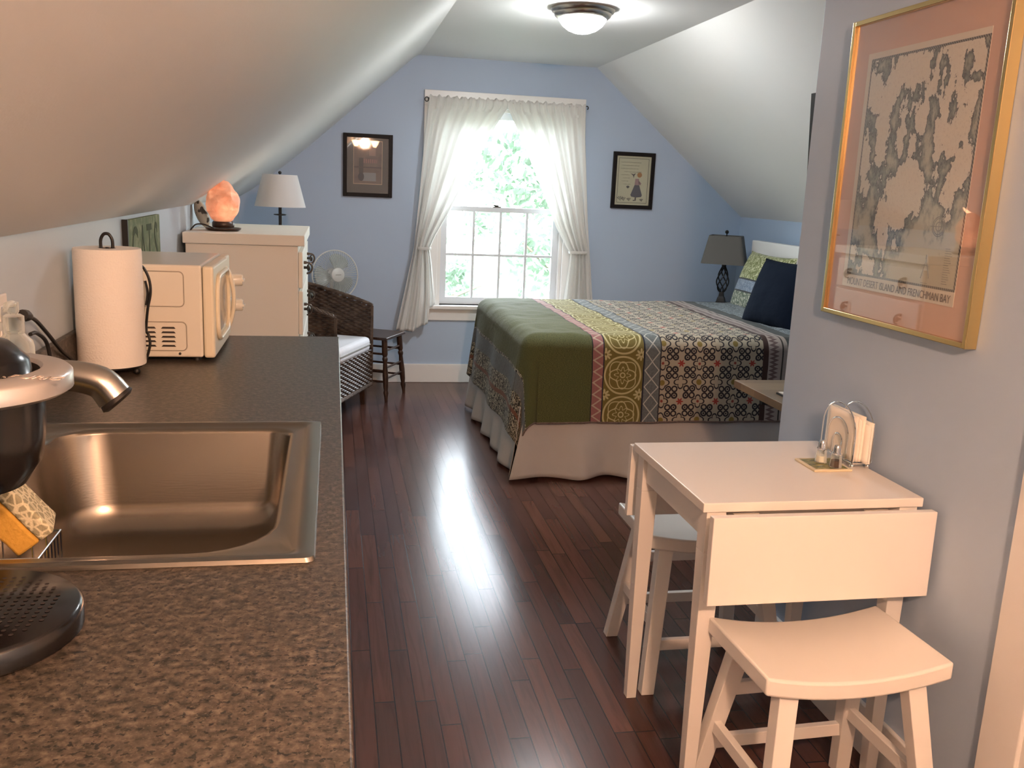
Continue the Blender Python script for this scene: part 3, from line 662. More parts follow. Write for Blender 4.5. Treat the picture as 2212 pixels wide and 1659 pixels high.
# floor lamp behind dresser
fl = thing('floor_lamp', 'dark floor lamp with a white tapered shade behind the dresser', 'lamp', (-.277, 5.08, 0))
bm = bmesh.new(); lathe(bm, [(0, 0), (.10, 0), (.10, .012), (.03, .022), (.012, .03)], n=32); obj('base', bm, M['iron'], fl)
bm = bmesh.new(); tube(bm, [(0, 0, .02), (0, 0, 1.40)], .009, 10); lathe(bm, [(.009, 1.205), (.034, 1.208), (.034, 1.212), (.009, 1.215)], n=20); obj('pole', bm, M['iron'], fl)
bm = bmesh.new(); lathe(bm, [(.133, 1.252), (.090, 1.418), (.088, 1.418), (.131, 1.252)], n=40); obj('lamp_shade', bm, M['shadew'], fl)
bm = bmesh.new(); ball(bm, (0, 0, 1.428), .009); tube(bm, [(-.088, 0, 1.412), (.088, 0, 1.412)], .002, 6); tube(bm, [(0, -.088, 1.412), (0, .088, 1.412)], .002, 6); obj('finial', bm, M['iron'], fl)

# ------------------------------------------------------------------ pictures on the back wall
def picture(name, label, x0, x1, z0, z1, fw, mat, rows=(), cat='picture', glass=True):
    cx_, cz = (x0+x1)/2, (z0+z1)/2
    t = thing(name, label, cat, (cx_, YB, cz)); a, b = (x1-x0)/2, (z1-z0)/2
    bm = bmesh.new()
    for q in ((-a, -a+fw, -b, b), (a-fw, a, -b, b)): box(bm, q[0], q[1], -.022, -.001, q[2], q[3])
    for q in ((-a+fw, a-fw, -b, -b+fw), (-a+fw, a-fw, b-fw, b)): box(bm, q[0], q[1], -.022, -.001, q[2], q[3])
    obj('frame', bm, M['dwood'] if False else M['frame'], t, smooth=False, bevel=.002)
    bm = B(-a+fw, a-fw, -.010, -.002, -b+fw, b-fw); obj('print', bm, mat, t, smooth=False)
    if glass: bm = B(-a+fw, a-fw, -.0135, -.012, -b+fw, b-fw); obj('glass', bm, M['pglass'], t, smooth=False)
    return t, a, b
M['frame'] = G('dark_espresso_frame', color=(.008, .006, .006), rough=.5, spec=.2).m
g = G('interior_scene_print', rough=.5); x, y, z = g.sep(g.co())
mat_ = (x.abs() > .098) | (z > .165) | (z < -.125)
line = ((x.abs() > .094) | (z > .160) | (z < -.120))
p = g.co(); blk = g.voro(g.scale(p, (1, 1, .8)), 26, 1); n = g.noise(p, 30, 3)
inner = g.mix(n, (.045, .032, .028), (.20, .14, .11)); inner = g.mix(g.sm(g.voro(g.scale(p, (1, 1, .8)), 26, 0), .2, .9)*.5, inner, (.16, .11, .10))
inner = g.mix(((x-.01).abs() < .045) & ((z+.075).abs() < .028), inner, (.20, .23, .24))
inner = g.mix((g.hyp(x+.045, (z+.075)*.7) < .020), inner, (.01, .012, .015))
inner = g.mix(((x-.012).abs() < .050) & ((z-.030).abs() < .013) & (((x*70.0).fract()) < .6), inner, (.26, .13, .12)); inner = g.mix((x < -.03) & (x > -.06) & (z.abs() < .05), inner, (.03, .03, .025)); inner = g.mix((z+.012).abs() < .004, inner, (.05, .04, .03)); inner = g.mix(((x-.03).abs() < .022) & ((z-.09).abs() < .024), inner, (.24, .16, .13))
g.set(color=g.mix(mat_, g.mix(line, inner, (.42, .32, .22)), (.050, .052, .038))); M['print1'] = g.m
t, a, b = picture('framed_picture', 'dark framed picture of an interior under reflective glass, left of the window', .064, .397, 1.30, 1.718, .026, M['print1'])
g = G('cream_verse_print', color=(.42, .42, .32), rough=.6); x, y, z = g.sep(g.co())
bd = (((x.abs()-.112).abs() < .0016) & (z.abs() < .158)) | (((z.abs()-.156).abs() < .0016) & (x.abs() < .112))
c = g.mix(bd, (.42, .42, .31), (.10, .10, .09)); g.set(color=c); M['print2'] = g.m
vt, a, b = picture('framed_verse', 'dark framed cream verse print with a bonneted girl and bird, right of the window', 1.965, 2.278, 1.292, 1.690, .027, M['print2'], glass=False)
def decal(bm, pts, d=-.0108): prism(bm, pts, d, -.009)
ink = {}
for nm, c in dict(ink=(.09, .09, .09), dress=(.10, .10, .115), pinkc=(.28, .20, .20), hair=(.30, .16, .07), palegrey=(.26, .26, .22)).items(): ink[nm] = G('print_'+nm, color=c, rough=.7).m
bm = bmesh.new(); decal(bm, [(.015, -.03), (.050, -.03), (.075, -.10), (.07, -.112), (.03, -.118), (-.005, -.112), (-.012, -.10)]); obj('girl_skirt', bm, ink['dress'], vt, smooth=False)
bm = bmesh.new(); decal(bm, [(.018, .015), (.045, .015), (.050, -.03), (.015, -.03)]); decal(bm, [(.045, .0), (.065, -.015), (.06, -.03), (.045, -.02)]); obj('girl_bodice', bm, ink['pinkc'], vt, smooth=False)
bm = bmesh.new(); decal(bm, [(.048+.018*math.cos(k*PI/8), .042+.018*math.sin(k*PI/8)) for k in range(16)]); obj('girl_hat', bm, ink['hair'], vt, smooth=False)
bm = bmesh.new(); decal(bm, [(-.02, .052), (.0, .045), (.02, .054), (.008, .036), (.006, .018), (-.0, .035)]); obj('bird', bm, ink['ink'], vt, smooth=False)
bm = bmesh.new(); decal(bm, [(.022, -.118), (.032, -.118), (.032, -.14), (.01, -.142), (.008, -.136), (.022, -.134)]); obj('girl_foot', bm, ink['ink'], vt, smooth=False)
for cx_, s_ in ((-.085, 1.), (-.06, .8), (-.02, .7), (.075, .6)):
    bm = bmesh.new()
    for k in range(4):
        a_ = 1.2+k*.35; decal(bm, [(cx_, -.145), (cx_+.03*s_*math.cos(a_)*1.4+.003, -.145+.035*s_*math.sin(a_)), (cx_+.03*s_*math.cos(a_)*1.4-.003, -.145+.032*s_*math.sin(a_))])
    obj('flower', bm, ink['ink'], vt, smooth=False)
bm = bmesh.new(); decal(bm, [(-.048, -.045), (-.040, -.035), (-.035, -.039), (-.030, -.035), (-.022, -.045), (-.035, -.056)]); obj('heart', bm, ink['ink'], vt, smooth=False)
for k, (tx, x_) in enumerate((('~~~ ~ ~~~~ ~~~~~', -.02), ('~~ ~~~~ ~~~', -.025), ('~~~ ~~~~ ~ ~~~~', -.03), ('~ ~~~ ~~~~ ~~~', -.005), ('~~ ~~~', -.06), ('~~~~~~', -.05), ('~~ ~~', -.06), ('~~~~~~', -.045))):
    w_ = (.15, .13, .13, .13, .065, .05, .05, .055)[k]
    bm = bmesh.new(); pts = []
    n_ = int(w_/.0045)
    for q in range(n_*2+1): pts.append((x_-w_/2+q*w_/(n_*2), -.0105, .128-k*.022+(.0035 if q % 2 else -.0035)*(1 if (q//6) % 2 else .5)))
    tube(bm, pts, .0009, 4); obj('verse_line', bm, ink['palegrey'], vt, smooth=False)

# ------------------------------------------------------------------ curtains
ROD = thing('curtain_rod', 'thin black curtain rod with curled ends across the window top', 'curtain rod', (1.172, 6.385, 1.965))
bm = bmesh.new(); tube(bm, [(-.545, 0, .003), (.545, 0, .003)], .005, 8)
tube(bm, [(-.545-.012+.013*math.cos(q*.55), -.0, -.004+.014*math.sin(q*.55)) for q in range(12)], .0035, 6); tube(bm, [(.545+.010-.011*math.cos(q*.55), 0, .003+.011*math.sin(q*.55)) for q in range(9)], .0035, 6)
obj('rod', bm, M['iron'], ROD)
for xx in (-.54, .54):
    bm = bmesh.new(); tube(bm, [(xx, 0, .0), (xx, .062, .0)], .004, 6); tube(bm, [(xx, 0, 0), (xx+.004, 0, -.028)], .004, 6); obj('bracket', bm, M['iron'], ROD)
def curtain(name, lab, outer, inner, hem, npl, sgn, seed):
    ztop = 1.985
    def fn(u_, v_):
        zb = interp(hem, u_); z_ = ztop+(zb-ztop)*v_
        xo = interp(outer, ztop-z_); xi = interp(inner, ztop-z_); x_ = xo+(xi-xo)*u_
        wdt = abs(xi-xo); gather = max(0, 1-wdt/.5)
        ph = u_*npl*2*PI+seed+.5*math.sin(v_*5+seed)
        ph = ph+1.1*math.sin(u_*5.1+seed*2)+.8*u_*v_; amp = .009+.016*gather; amp *= (1 if v_ > .05 else .55)
        y_ = 6.372+amp*math.sin(ph)+.006*math.sin(ph*2.3+v_*3)
        if v_ <= .055: y_ = 6.372+.006*math.sin(u_*70)+.003*math.sin(u_*131)
        return Vector((x_, min(y_, 6.425), z_+(.006*math.sin(u_*61+seed)+.004*math.sin(u_*113) if v_ < .02 else 0)))
    t = thing(name, lab, 'curtain', (0, 0, 0), 0, 'white window curtains')
    bm = grid(fn, 130, 90); o = obj('cloth', bm, M['curtain'], t)
    sd = o.modifiers.new('solid', 'SOLIDIFY'); sd.thickness = .0012
    return t
cl = curtain('curtain', 'white cotton curtain tied back at the left side of the window', [(0, .632), (.28, .605), (.68, .576), (1.02, .548), (1.22, .507), (1.59, .433), (1.7, .42)],
        [(0, 1.168), (.05, 1.164), (.23, 1.057), (.48, .937), (.74, .801), (.93, .693), (1.02, .655), (1.12, .672), (1.35, .70), (1.7, .715)], [(0, .392), (.42, .385), (.5, .40), (.66, .43), (.8, .44), (.84, .55), (1, .585)], 4, 1, .3)
crr = curtain('curtain', 'white cotton curtain tied back at the right side of the window', [(0, 1.716), (.22, 1.726), (.8, 1.782), (1.36, 1.852), (1.6, 1.88)],
        [(0, 1.158), (.05, 1.168), (.28, 1.286), (.55, 1.415), (.84, 1.547), (.98, 1.63), (1.02, 1.662), (1.12, 1.655), (1.36, 1.63), (1.7, 1.60)], [(0, .40), (1, .40)], 4.4, -1, 1.7)
for nm, t, x0, x1, zt in (('l', cl, .575, .665, .968), ('r', crr, 1.655, 1.79, .972)):
    bm = bmesh.new(); cx_, w_ = (x0+x1)/2, (x1-x0)/2
    tube(bm, [(cx_+w_*math.cos(q*PI/12), 6.378+.040*math.sin(q*PI/12), zt) for q in range(24)], .006, 8, closed=True, flat=(1.8, .6)); obj('tieback', bm, M['curtain'], t)

# ------------------------------------------------------------------ bed
BXF, BY_N, BY_F, BTOP, BXH = .90, 4.21, 5.73, .70, 2.80
bed = thing('bed', 'double bed with a white headboard against the right knee wall', 'bed', (1.85, 4.97, 0))
bm = B(BXH+.012, BXH+.06, BY_N-.02, 5.88, .0, 1.125); obj('headboard', L(bm, 1.85, 4.97, 0), M['trim'], bed, smooth=False, bevel=.006)
bm = B(BXF+.03, BXH+.01, BY_N+.03, BY_F-.03, .12, .34); obj('box_spring', L(bm, 1.85, 4.97, 0), M['skirt'], bed, bevel=.03)
bm = B(BXF+.02, BXH+.01, BY_N+.02, BY_F-.02, .342, .665); obj('mattress', L(bm, 1.85, 4.97, 0), M['skirt'], bed, bevel=.05)
for xx in (BXF+.1, BXH-.1):
    for yy in (BY_N+.12, BY_F-.12): bm = bmesh.new(); taper(bm, (xx-1.85, yy-4.97, 0), (.02, .02), (xx-1.85, yy-4.97, .12), (.025, .025)); obj('leg', bm, M['iron'], bed, smooth=False)
# skirt
def skirt(pts, npl, seed, amp=.018, kick=0):
    tot = sum((Vector(b)-Vector(a)).length for a, b in zip(pts, pts[1:]))
    def fn(u_, v_):
        d_ = u_*tot; i = 0
        while i < len(pts)-2 and d_ > (Vector(pts[i+1])-Vector(pts[i])).length: d_ -= (Vector(pts[i+1])-Vector(pts[i])).length; i += 1
        a, b = Vector(pts[i]), Vector(pts[i+1]); t_ = (b-a).normalized(); n_ = Vector((t_.y, -t_.x))
        p_ = a+t_*d_; s_ = amp*v_*(math.sin(u_*npl*2*PI+seed)+.5*math.sin(u_*npl*4.7+2*seed+1.5*v_))+.035*v_
        p_ = p_+n_*s_
        return Vector((p_.x-kick*v_*max(0, 1-u_*9), p_.y, .365-.353*v_+.004*math.sin(u_*npl*5)))
    return fn
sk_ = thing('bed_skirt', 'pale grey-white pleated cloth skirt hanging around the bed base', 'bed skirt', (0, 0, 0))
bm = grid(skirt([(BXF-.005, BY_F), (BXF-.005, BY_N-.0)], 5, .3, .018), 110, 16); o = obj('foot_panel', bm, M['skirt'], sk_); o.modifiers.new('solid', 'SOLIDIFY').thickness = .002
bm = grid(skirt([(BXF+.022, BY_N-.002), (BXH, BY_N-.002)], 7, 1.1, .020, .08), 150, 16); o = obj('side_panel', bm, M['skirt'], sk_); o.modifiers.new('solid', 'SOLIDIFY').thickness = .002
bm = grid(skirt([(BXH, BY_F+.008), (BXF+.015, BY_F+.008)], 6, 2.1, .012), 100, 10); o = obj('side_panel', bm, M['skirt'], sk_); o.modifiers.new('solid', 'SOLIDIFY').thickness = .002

# quilt: flat cloth coordinates s (along x), t (along y)
HF, HN, HFAR = .46, .395, .42
SX_, TY_ = BXH-.03-BXF, BY_F-BY_N
def wrap(d_, R_=.07):
    """cloth distance past the edge -> (outward, down)"""
    if d_ < 0: return d_, 0
    q = R_*PI/2
    if d_ < q: return R_*math.sin(d_/R_), R_*(1-math.cos(d_/R_))
    return R_, R_+(d_-q)
def quilt(u_, v_):
    s_ = -HF+u_*(HF+SX_); t_ = -HN+v_*(HN+TY_+HFAR)
    R_ = .07; e = R_
    a = -(s_-e); b = -(t_-e) if t_ < TY_/2 else t_-(TY_-e); side = -1 if t_ < TY_/2 else 1
    ybase = BY_N+e if side < 0 else BY_F-e
    wob = .008*noise.noise(Vector((s_*3, t_*3, 0)))+.004*noise.noise(Vector((s_*9, t_*9, 3)))
    top = BTOP+.012+wob
    if a <= 0 and b <= 0: x_, y_, z_ = BXF+s_, BY_N+t_, top
    elif b <= 0:
        o_, dn = wrap(a); fl_ = max(0, dn-R_); x_ = BXF+e-o_-fl_*.09-.012*math.sin(t_*11+1)*min(1, fl_*5); y_ = BY_N+t_; z_ = top-dn
    elif a <= 0:
        o_, dn = wrap(b); fl_ = max(0, dn-R_); x_ = BXF+s_; y_ = ybase+side*(o_+fl_*.07+.006*math.sin(s_*9)*min(1, fl_*5)); z_ = top-dn
    else:
        th = math.atan2(b, a); rr = math.hypot(a, b); k = math.sin(2*th)
        rr = rr*(1-.05*k); o_, dn = wrap(rr); fl_ = max(0, dn-R_)
        out = o_+fl_*(.07+.02*k+.05*math.sin(th*6+.6))
        x_ = BXF+e-out*math.cos(th); y_ = ybase+side*out*math.sin(th); z_ = top-dn
    z_ += .003*noise.noise(Vector((s_*14, t_*14, 9)))
    return Vector((x_, y_, z_))
bm = grid(quilt, 240, 240, lambda a, b: (-HF+a*(HF+SX_), -HN+b*(HN+TY_+HFAR)))
g = G('banded_quilt_print', rough=.8, spec=.25, sheen=.10)
s_, t_, _ = g.sep(g.co('UV')); X = s_+BXF
uv = g.comb(s_, t_)
wv = g.noise(uv, 9, 2); X = X+(wv-.5)*.008
fine = g.noise(g.scale(uv, (1, 3, 1)), 170, 3, .6)
green = g.ramp(fine, (.35, (.036, .044, .014)), (.65, (.115, .125, .045)))
# small floral used on borders / near head
fv = g.voro(uv, 62, 0); fl2 = g.noise(uv, 62, 2, .6, 1.8)
florD = g.mix(g.sm(fl2, .50, .55), (.016, .018, .016), (.40, .38, .29))
florB = g.mix(g.sm(fl2, .45, .58), (.065, .085, .095), (.26, .30, .32))
# pink zigzag band
zg = (((t_/.055).fract()-.5).abs()*2.0); pxx = (X-1.24)/.055
pink = g.mix(((pxx-zg*.8-.1).abs() < .12), g.mix(fine, (.20, .075, .075), (.34, .17, .16)), (.42, .34, .26))
# olive medallions period .2
def motif(cx_, per, off, X=X):
    dx = X-cx_; dt = ((t_+off)/per).fract()*per-per/2; return dx, dt
dx, dt = motif(1.395, .20, .05); rr = g.hyp(dx, dt); an = g.math('ARCTAN2', dt, dx)
ol = ((rr-.092).abs() < .0045) | ((rr-.055-(an*4.0).cos()*.012).abs() < .0035) | ((rr-.033-(an*8.0).cos()*.009).abs() < .003) | ((rr-.012).abs() < .003) | ((rr-.072+(an*4.0).cos()*.008).abs() < .0025)
dx2, dt2 = motif(1.305, .20, .15); ax_ = dx2.abs(); 
def snow(dx, dt):
    r_ = g.hyp(dx, dt); a_ = g.math('ARCTAN2', dt, dx); return (r_ < (.010+((a_*4.0).cos().abs())*.020)) & (r_ > .006)
ol = ol | snow(dx2, dt2) | snow(X-1.485, dt2)
olive = g.mix(ol, g.mix(fine, (.105, .085, .018), (.20, .165, .045)), (.46, .42, .22))
# gray diamond band
dd = (((t_/.085).fract()-.5).abs()*2.0); gx = ((X-1.545)/.035).abs()
gray = g.mix(((gx+dd-1.0).abs() < .10), g.mix(fl2, (.055, .068, .070), (.19, .215, .215)), (.42, .42, .38))
# scroll field
per = .19
def cell(ox, ot):
    return ((X-1.60+ox)/per).fract()*per-per/2, ((t_+ot)/per).fract()*per-per/2
ax, at = cell(0, 0); ra = g.hyp(ax, at); aa = g.math('ARCTAN2', at, ax)
bx, bt = cell(per/2, per/2); rb = g.hyp(bx, bt); ab = g.math('ARCTAN2', bt, bx)
cxx, ctt = cell(per/2, 0); rc2 = g.hyp(cxx, ctt); exx, ett = cell(0, per/2); re = g.hyp(exx, ett)
def curls(px, pt, d_, r_, w_):
    q1 = g.hyp(px.abs()-d_, pt.abs()-d_); return ((q1-r_).abs() < w_) | (q1 < r_*.38)
scr = curls(ax, at, .030, .0125, .0044) | curls(ax, at, .062, .0125, .004) | ((g.hyp((ax.abs()-.062), at.abs()-.030)-.0125).abs() < .0038) | ((g.hyp((ax.abs()-.030), at.abs()-.062)-.0125).abs() < .0038) | ((rb-.030-(ab*4.0).cos()*.006).abs() < .0035) | ((rc2-.016-(g.math('ARCTAN2', ctt, cxx)*2.0).cos().abs()*.016).abs() < .0036) | ((re-.016-(g.math('ARCTAN2', ett, exx)*2.0).cos().abs()*.016).abs() < .0036)
scroll = g.mix(scr, g.mix(fine, (.32, .28, .205), (.42, .375, .285)), (.022, .020, .024))
scroll = g.mix((ra < (.014+(aa*6.0).cos()*.005)), scroll, (.28, .045, .035)); scroll = g.mix((rb < .014), scroll, (.20, .15, .04)); 
scroll = g.mix(((rc2 < .007)), scroll, (.22, .05, .04))
lz = (((t_/.022).fract()-.5).abs()*2.0)
lace = g.mix((((X-2.195)/.03+lz*.9-.3).abs() < .45), (.33, .28, .25), (.13, .09, .085))
col = green
for edge, c_ in ((1.235, (.015, .018, .02)), (1.240, pink), (1.292, (.015, .018, .03)), (1.298, olive), (1.498, (.015, .018, .03)), (1.506, gray), (1.584, (.03, .03, .035)), (1.590, scroll), (2.130, (.05, .025, .02)), (2.160, lace), (2.232, (.04, .035, .03)), (2.240, (.30, .26, .23)), (2.262, (.045, .050, .048)), (2.335, florB)):
    col = g.mix(X > edge, col, c_)
# foot border
foot = X < .76
st = ((X-.56).abs() < .011)
fb = g.mix(st, florD, (.16, .075, .05)); fb = g.mix((X-.70).abs() < .045, fb, g.mix(fl2, (.055, .065, .068), (.17, .19, .19)))
col = g.mix(foot, col, fb)
hemm = (t_ < (-HN+.010))
col = g.mix(hemm, col, g.mix(fl2, (.05, .03, .03), (.3, .24, .2)))
g.set(color=col); g.bump(g.noise(uv, 70, 3, .6)+g.voro(uv, 26, 0)*.5, .45, .004)
M['quilt'] = g.m
q = obj('bed_quilt', bm, M['quilt']); q.modifiers.new('solid', 'SOLIDIFY').thickness = .008; q.modifiers['solid'].offset = 1
tag(q, 'banded green, olive and scroll-print quilt spread over the double bed', 'quilt')
# pillows
def pillow(name, lab, cat, mat, wd, ht, th, mtx, uvsc=1, edge=.0, parent=None):
    t = thing(name, lab, cat); t.matrix_world = mtx
    def side(sg):
        def fn(u_, v_):
            a, b = 2*u_-1, 2*v_-1
            pz = max(0, (1-abs(a)**2.6)*(1-abs(b)**2.6))**.55
            pin = 1-.07*(1-abs(a)**2)*abs(b)**3; pin2 = 1-.07*(1-abs(b)**2)*abs(a)**3
            return Vector((a*wd/2*pin2, b*ht/2*pin, sg*th/2*pz+.004*noise.noise(Vector((a*2, b*2, sg)))*pz))
        return fn
    bm = bmesh.new(); uvl = bm.loops.layers.uv.new('UVMap'); n_ = 26
    for sg in (1, -1):
        fn = side(sg); vs = [[bm.verts.new(fn(i/n_, j/n_)) for j in range(n_+1)] for i in range(n_+1)]
        for i in range(n_):
            for j in range(n_):
                fcs = bm.faces.new((vs[i][j], vs[i+1][j], vs[i+1][j+1], vs[i][j+1]))
                for l, (p_, q_) in zip(fcs.loops, ((i, j), (i+1, j), (i+1, j+1), (i, j+1))): l[uvl].uv = (p_/n_*wd, q_/n_*ht)
    bmesh.ops.remove_doubles(bm, verts=bm.verts, dist=.0005); bmesh.ops.recalc_face_normals(bm, faces=bm.faces)
    obj('pillow_cover', bm, mat, t, angle=70); return t
g = G('green_banded_sham', rough=.8, sheen=.15); a, b, _ = g.sep(g.co('UV')); uv = g.comb(a, b); n = g.noise(uv, 60, 3, .6, 1)
gr_ = g.mix(g.sm(n, .5, .56), (.15, .17, .05), (.50, .50, .30)); bl = g.mix(g.sm(n, .45, .6), (.12, .16, .22), (.24, .28, .34)); dk = g.mix(g.sm(n, .5, .56), (.07, .10, .06), (.42, .42, .32))
c = g.mix(b < .20, gr_, bl); c = g.mix(b < .12, c, dk); c = g.mix(((b-.20).abs() < .005) | ((b-.12).abs() < .005), c, (.01, .012, .015)); g.set(color=c); M['sham'] = g.m
def pm(loc, lean, yaw_=0):
    # local: X width (world -y ..), Y height, Z thickness normal facing -x world
    R0 = Matrix(((0, 0, -1), (-1, 0, 0), (0, 1, 0))).to_4x4()
    return Matrix.Translation(loc) @ Matrix.Rotation(yaw_, 4, 'Z') @ Matrix.Rotation(lean, 4, 'Y') @ R0
pillow('pillow_sham', 'green leaf-print pillow with a blue band leaning on the white headboard', 'pillow', M['sham'], .62, .40, .15, pm((2.66, 5.37, .875), .33))
pillow('pillow_sham', 'green leaf-print pillow at the near side of the headboard, mostly behind the partition', 'pillow', M['sham'], .60, .40, .15, pm((2.66, 4.66, .875), .33))
pillow('throw_pillow', 'dark navy throw pillow leaning against the green leaf-print pillow', 'pillow', M['navy'], .43, .40, .15, pm((2.435, 4.69, .885), .38, .27))
# nightstand + lamp
ns = thing('nightstand', 'small dark wooden nightstand at the far side of the bed', 'nightstand', (2.70, 6.09, 0))
bm = B(-.10, .22, -.15, .22, .62, .645); obj('top', bm, M['dwood'], ns, smooth=False, bevel=.003)
bm = B(-.08, .20, -.13, .20, .28, .62); obj('body', bm, M['dwood'], ns, smooth=False)
for i in (-.06, .18):
    for j in (-.11, .18): bm = bmesh.new(); taper(bm, (i, j, 0), (.014, .014), (i, j, .28), (.018, .018)); obj('leg', bm, M['dwood'], ns, smooth=False)
bm = B(-.095, -.08, -.11, .18, .45, .60); dw = obj('drawer', bm, M['dwood'], ns, smooth=False, bevel=.002)
tl = thing('table_lamp', 'black openwork cage table lamp with grey square shade beside the headboard', 'lamp', (2.690, 6.03, .6455))
def sq(bm, prof, n=4):
    prev = None
    for h_, z_ in prof:
        cur = [bm.verts.new((i*h_, j*h_, z_)) for i, j in ((-1, -1), (1, -1), (1, 1), (-1, 1))]
        if prev:
            for k in range(4): bm.faces.new((prev[k], prev[(k+1) % 4], cur[(k+1) % 4], cur[k]))
        else: bm.faces.new(cur)
        prev = cur
    bm.faces.new(prev); bmesh.ops.recalc_face_normals(bm, faces=bm.faces)
bm = bmesh.new(); sq(bm, [(.072, 0), (.070, .015), (.040, .028), (.030, .040), (.026, .06), (.018, .075), (.014, .105)]); obj('base', bm, M['iron'], tl, smooth=False, bevel=.003)
for k in range(6):
    bm = bmesh.new(); pts = []
    for q in range(17):
        s_ = q/16; a = k*PI/3+s_*PI*.9; rr = .008+.034*math.sin(PI*s_**.75); pts.append((rr*math.cos(a), rr*math.sin(a), .10+s_*.19))
    tube(bm, pts, .0045, 6); obj('twisted_bar', bm, M['iron'], tl)
bm = bmesh.new(); lathe(bm, [(0, .285), (.016, .285), (.014, .31), (.009, .32), (.006, .5), (0, .5)], n=16); ball(bm, (0, 0, .522), .013); tube(bm, [(0, 0, .49), (0, 0, .515)], .004); obj('neck', bm, M['iron'], tl)
bm = bmesh.new()
pr1, pr2 = [], []
def sqr(h_, z_, rc_=.02):
    return [bm.verts.new((p_[0], p_[1], z_)) for p_ in rrect(-h_, h_, -h_, h_, (rc_,)*4, 4)]
A_, B_, C_, D_ = sqr(.148, .305), sqr(.110, .497), sqr(.107, .497), sqr(.145, .305)
for a, b in ((A_, B_), (B_, C_), (C_, D_), (D_, A_)):
    for k in range(len(a)): bm.faces.new((a[k], a[(k+1) % len(a)], b[(k+1) % len(a)], b[k]))
bmesh.ops.recalc_face_normals(bm, faces=bm.faces); o = obj('lamp_shade', bm, M['shadeg'], tl); 
tl.rotation_euler = (0, 0, -.52)

# ------------------------------------------------------------------ wicker chair, cushion, stool table, fan
ch = thing('wicker_chair', 'brown woven wicker armchair facing the room beside the dresser', 'chair', (.125, 5.545, 0), math.radians(-22))
HW = .305
def upath():
    pts = [(0, HW), (-.12, HW), (-.28, HW), (-.42, HW-.01), (-.53, HW-.07), (-.59, HW-.17), (-.61, 0), (-.59, -HW+.17), (-.53, -HW+.07), (-.42, -HW+.01), (-.28, -HW), (-.12, -HW), (0, -HW)]
    return [Vector((p_[0], p_[1], 0)) for p_ in spline([(a, b, 0) for a, b in pts], 10)]
UP = upath(); 
def toph(p_):
    k = min(1, max(0, -p_.x/.6)); return .635+.15*k**.8
lens = [0]
for a, b in zip(UP, UP[1:]): lens.append(lens[-1]+(b-a).length)
bm = bmesh.new(); row = 0; z_ = .14
def weave(bm, base, z_, row, step=.030, amp=.005, rad=.0072):
    pts = []; L_ = base[0]; n_ = int(L_/.008)
    for i in range(n_+1):
        d_ = L_*i/n_; p_, nn = base[1](d_); pts.append(p_+nn*amp*math.sin(PI*d_/step+PI*row)+Vector((0, 0, z_)))
    return pts
def ueval(d_):
    i = 0
    while i < len(lens)-2 and lens[i+1] < d_: i += 1
    k = (d_-lens[i])/max(1e-6, lens[i+1]-lens[i]); p_ = UP[i].lerp(UP[i+1], min(k, 1)); t_ = (UP[i+1]-UP[i]).normalized(); return p_, Vector((-t_.y, t_.x, 0))
base = (lens[-1], ueval)
while z_ < .79:
    pts = weave(bm, base, z_, row); seg = []
    for p_ in pts:
        if z_ <= toph(p_)-.01: seg.append(p_)
        else:
            if len(seg) > 3: tube(bm, seg, .0072, 5)
            seg = []
    if len(seg) > 3: tube(bm, seg, .0072, 5)
    z_ += .0125; row += 1
wb = obj('woven_shell', bm, M['wicker'], ch)
bm = bmesh.new()
for k in range(3):
    tube(bm, [p_+Vector((0, 0, toph(p_)+.004*math.sin(i*.9+k*2.1)))+Vector((.006*math.cos(i*.9+k*2.1), .006*math.cos(i*.9+k*2.1), 0)) for i, p_ in enumerate(UP)], .009, 6)
for s_ in (1, -1): tube(bm, [(0.004, s_*HW, .13), (0.004, s_*HW, .635)], .010, 6)
obj('braided_rim', bm, M['wicker'], ch)
bm = bmesh.new(); row = 0; z_ = .145
def feval(d_): return Vector((.0, -HW+d_, 0)), Vector((1, 0, 0))
while z_ < .36:
    tube(bm, weave(bm, (2*HW, feval), z_, row, .034, .006), .0075, 5); z_ += .0135; row += 1
for i in range(24):
    y_ = -HW+i*2*HW/24; tube(bm, [(.006, y_, .118), (.010, y_+.03, .140)], .006, 5); tube(bm, [(.008, y_+.03, .118), (.004, y_, .132)], .005, 5)
obj('front_apron', bm, M['wicker'], ch)
bm = bmesh.new(); prism(bm, [(.0-.006, -HW+.02), (.0-.006, HW-.02), (-.5, HW-.03), (-.58, .12), (-.58, -.12), (-.5, -HW+.03)], .33, .345, 'z'); obj('seat_deck', bm, M['wicker'], ch, smooth=False)
for i, j in ((-.04, 1), (-.04, -1), (-.5, 1), (-.5, -1)):
    bm = bmesh.new(); taper(bm, (i+(.01 if i > -.1 else -.02), j*(HW-.05), 0), (.014, .014), (i, j*(HW-.05), .20), (.023, .023)); obj('leg', bm, M['dwood'], ch, smooth=False)
sc = thing('seat_cushion', 'white piped seat cushion on the wicker armchair', 'cushion', (.125, 5.545, .346), math.radians(-22))
bm = B(-.48, .012, -HW+.035, HW-.035, 0, .095); obj('cushion_cover', bm, M['cushion'], sc, bevel=.028)
bm = bmesh.new(); tube(bm, [(p_[0], p_[1], .048) for p_ in rrect(-.483, .015, -HW+.032, HW-.032, (.03,)*4, 5)], .0035, 6, closed=True); obj('piping', bm, M['navy'] if False else M['greyink'], sc)
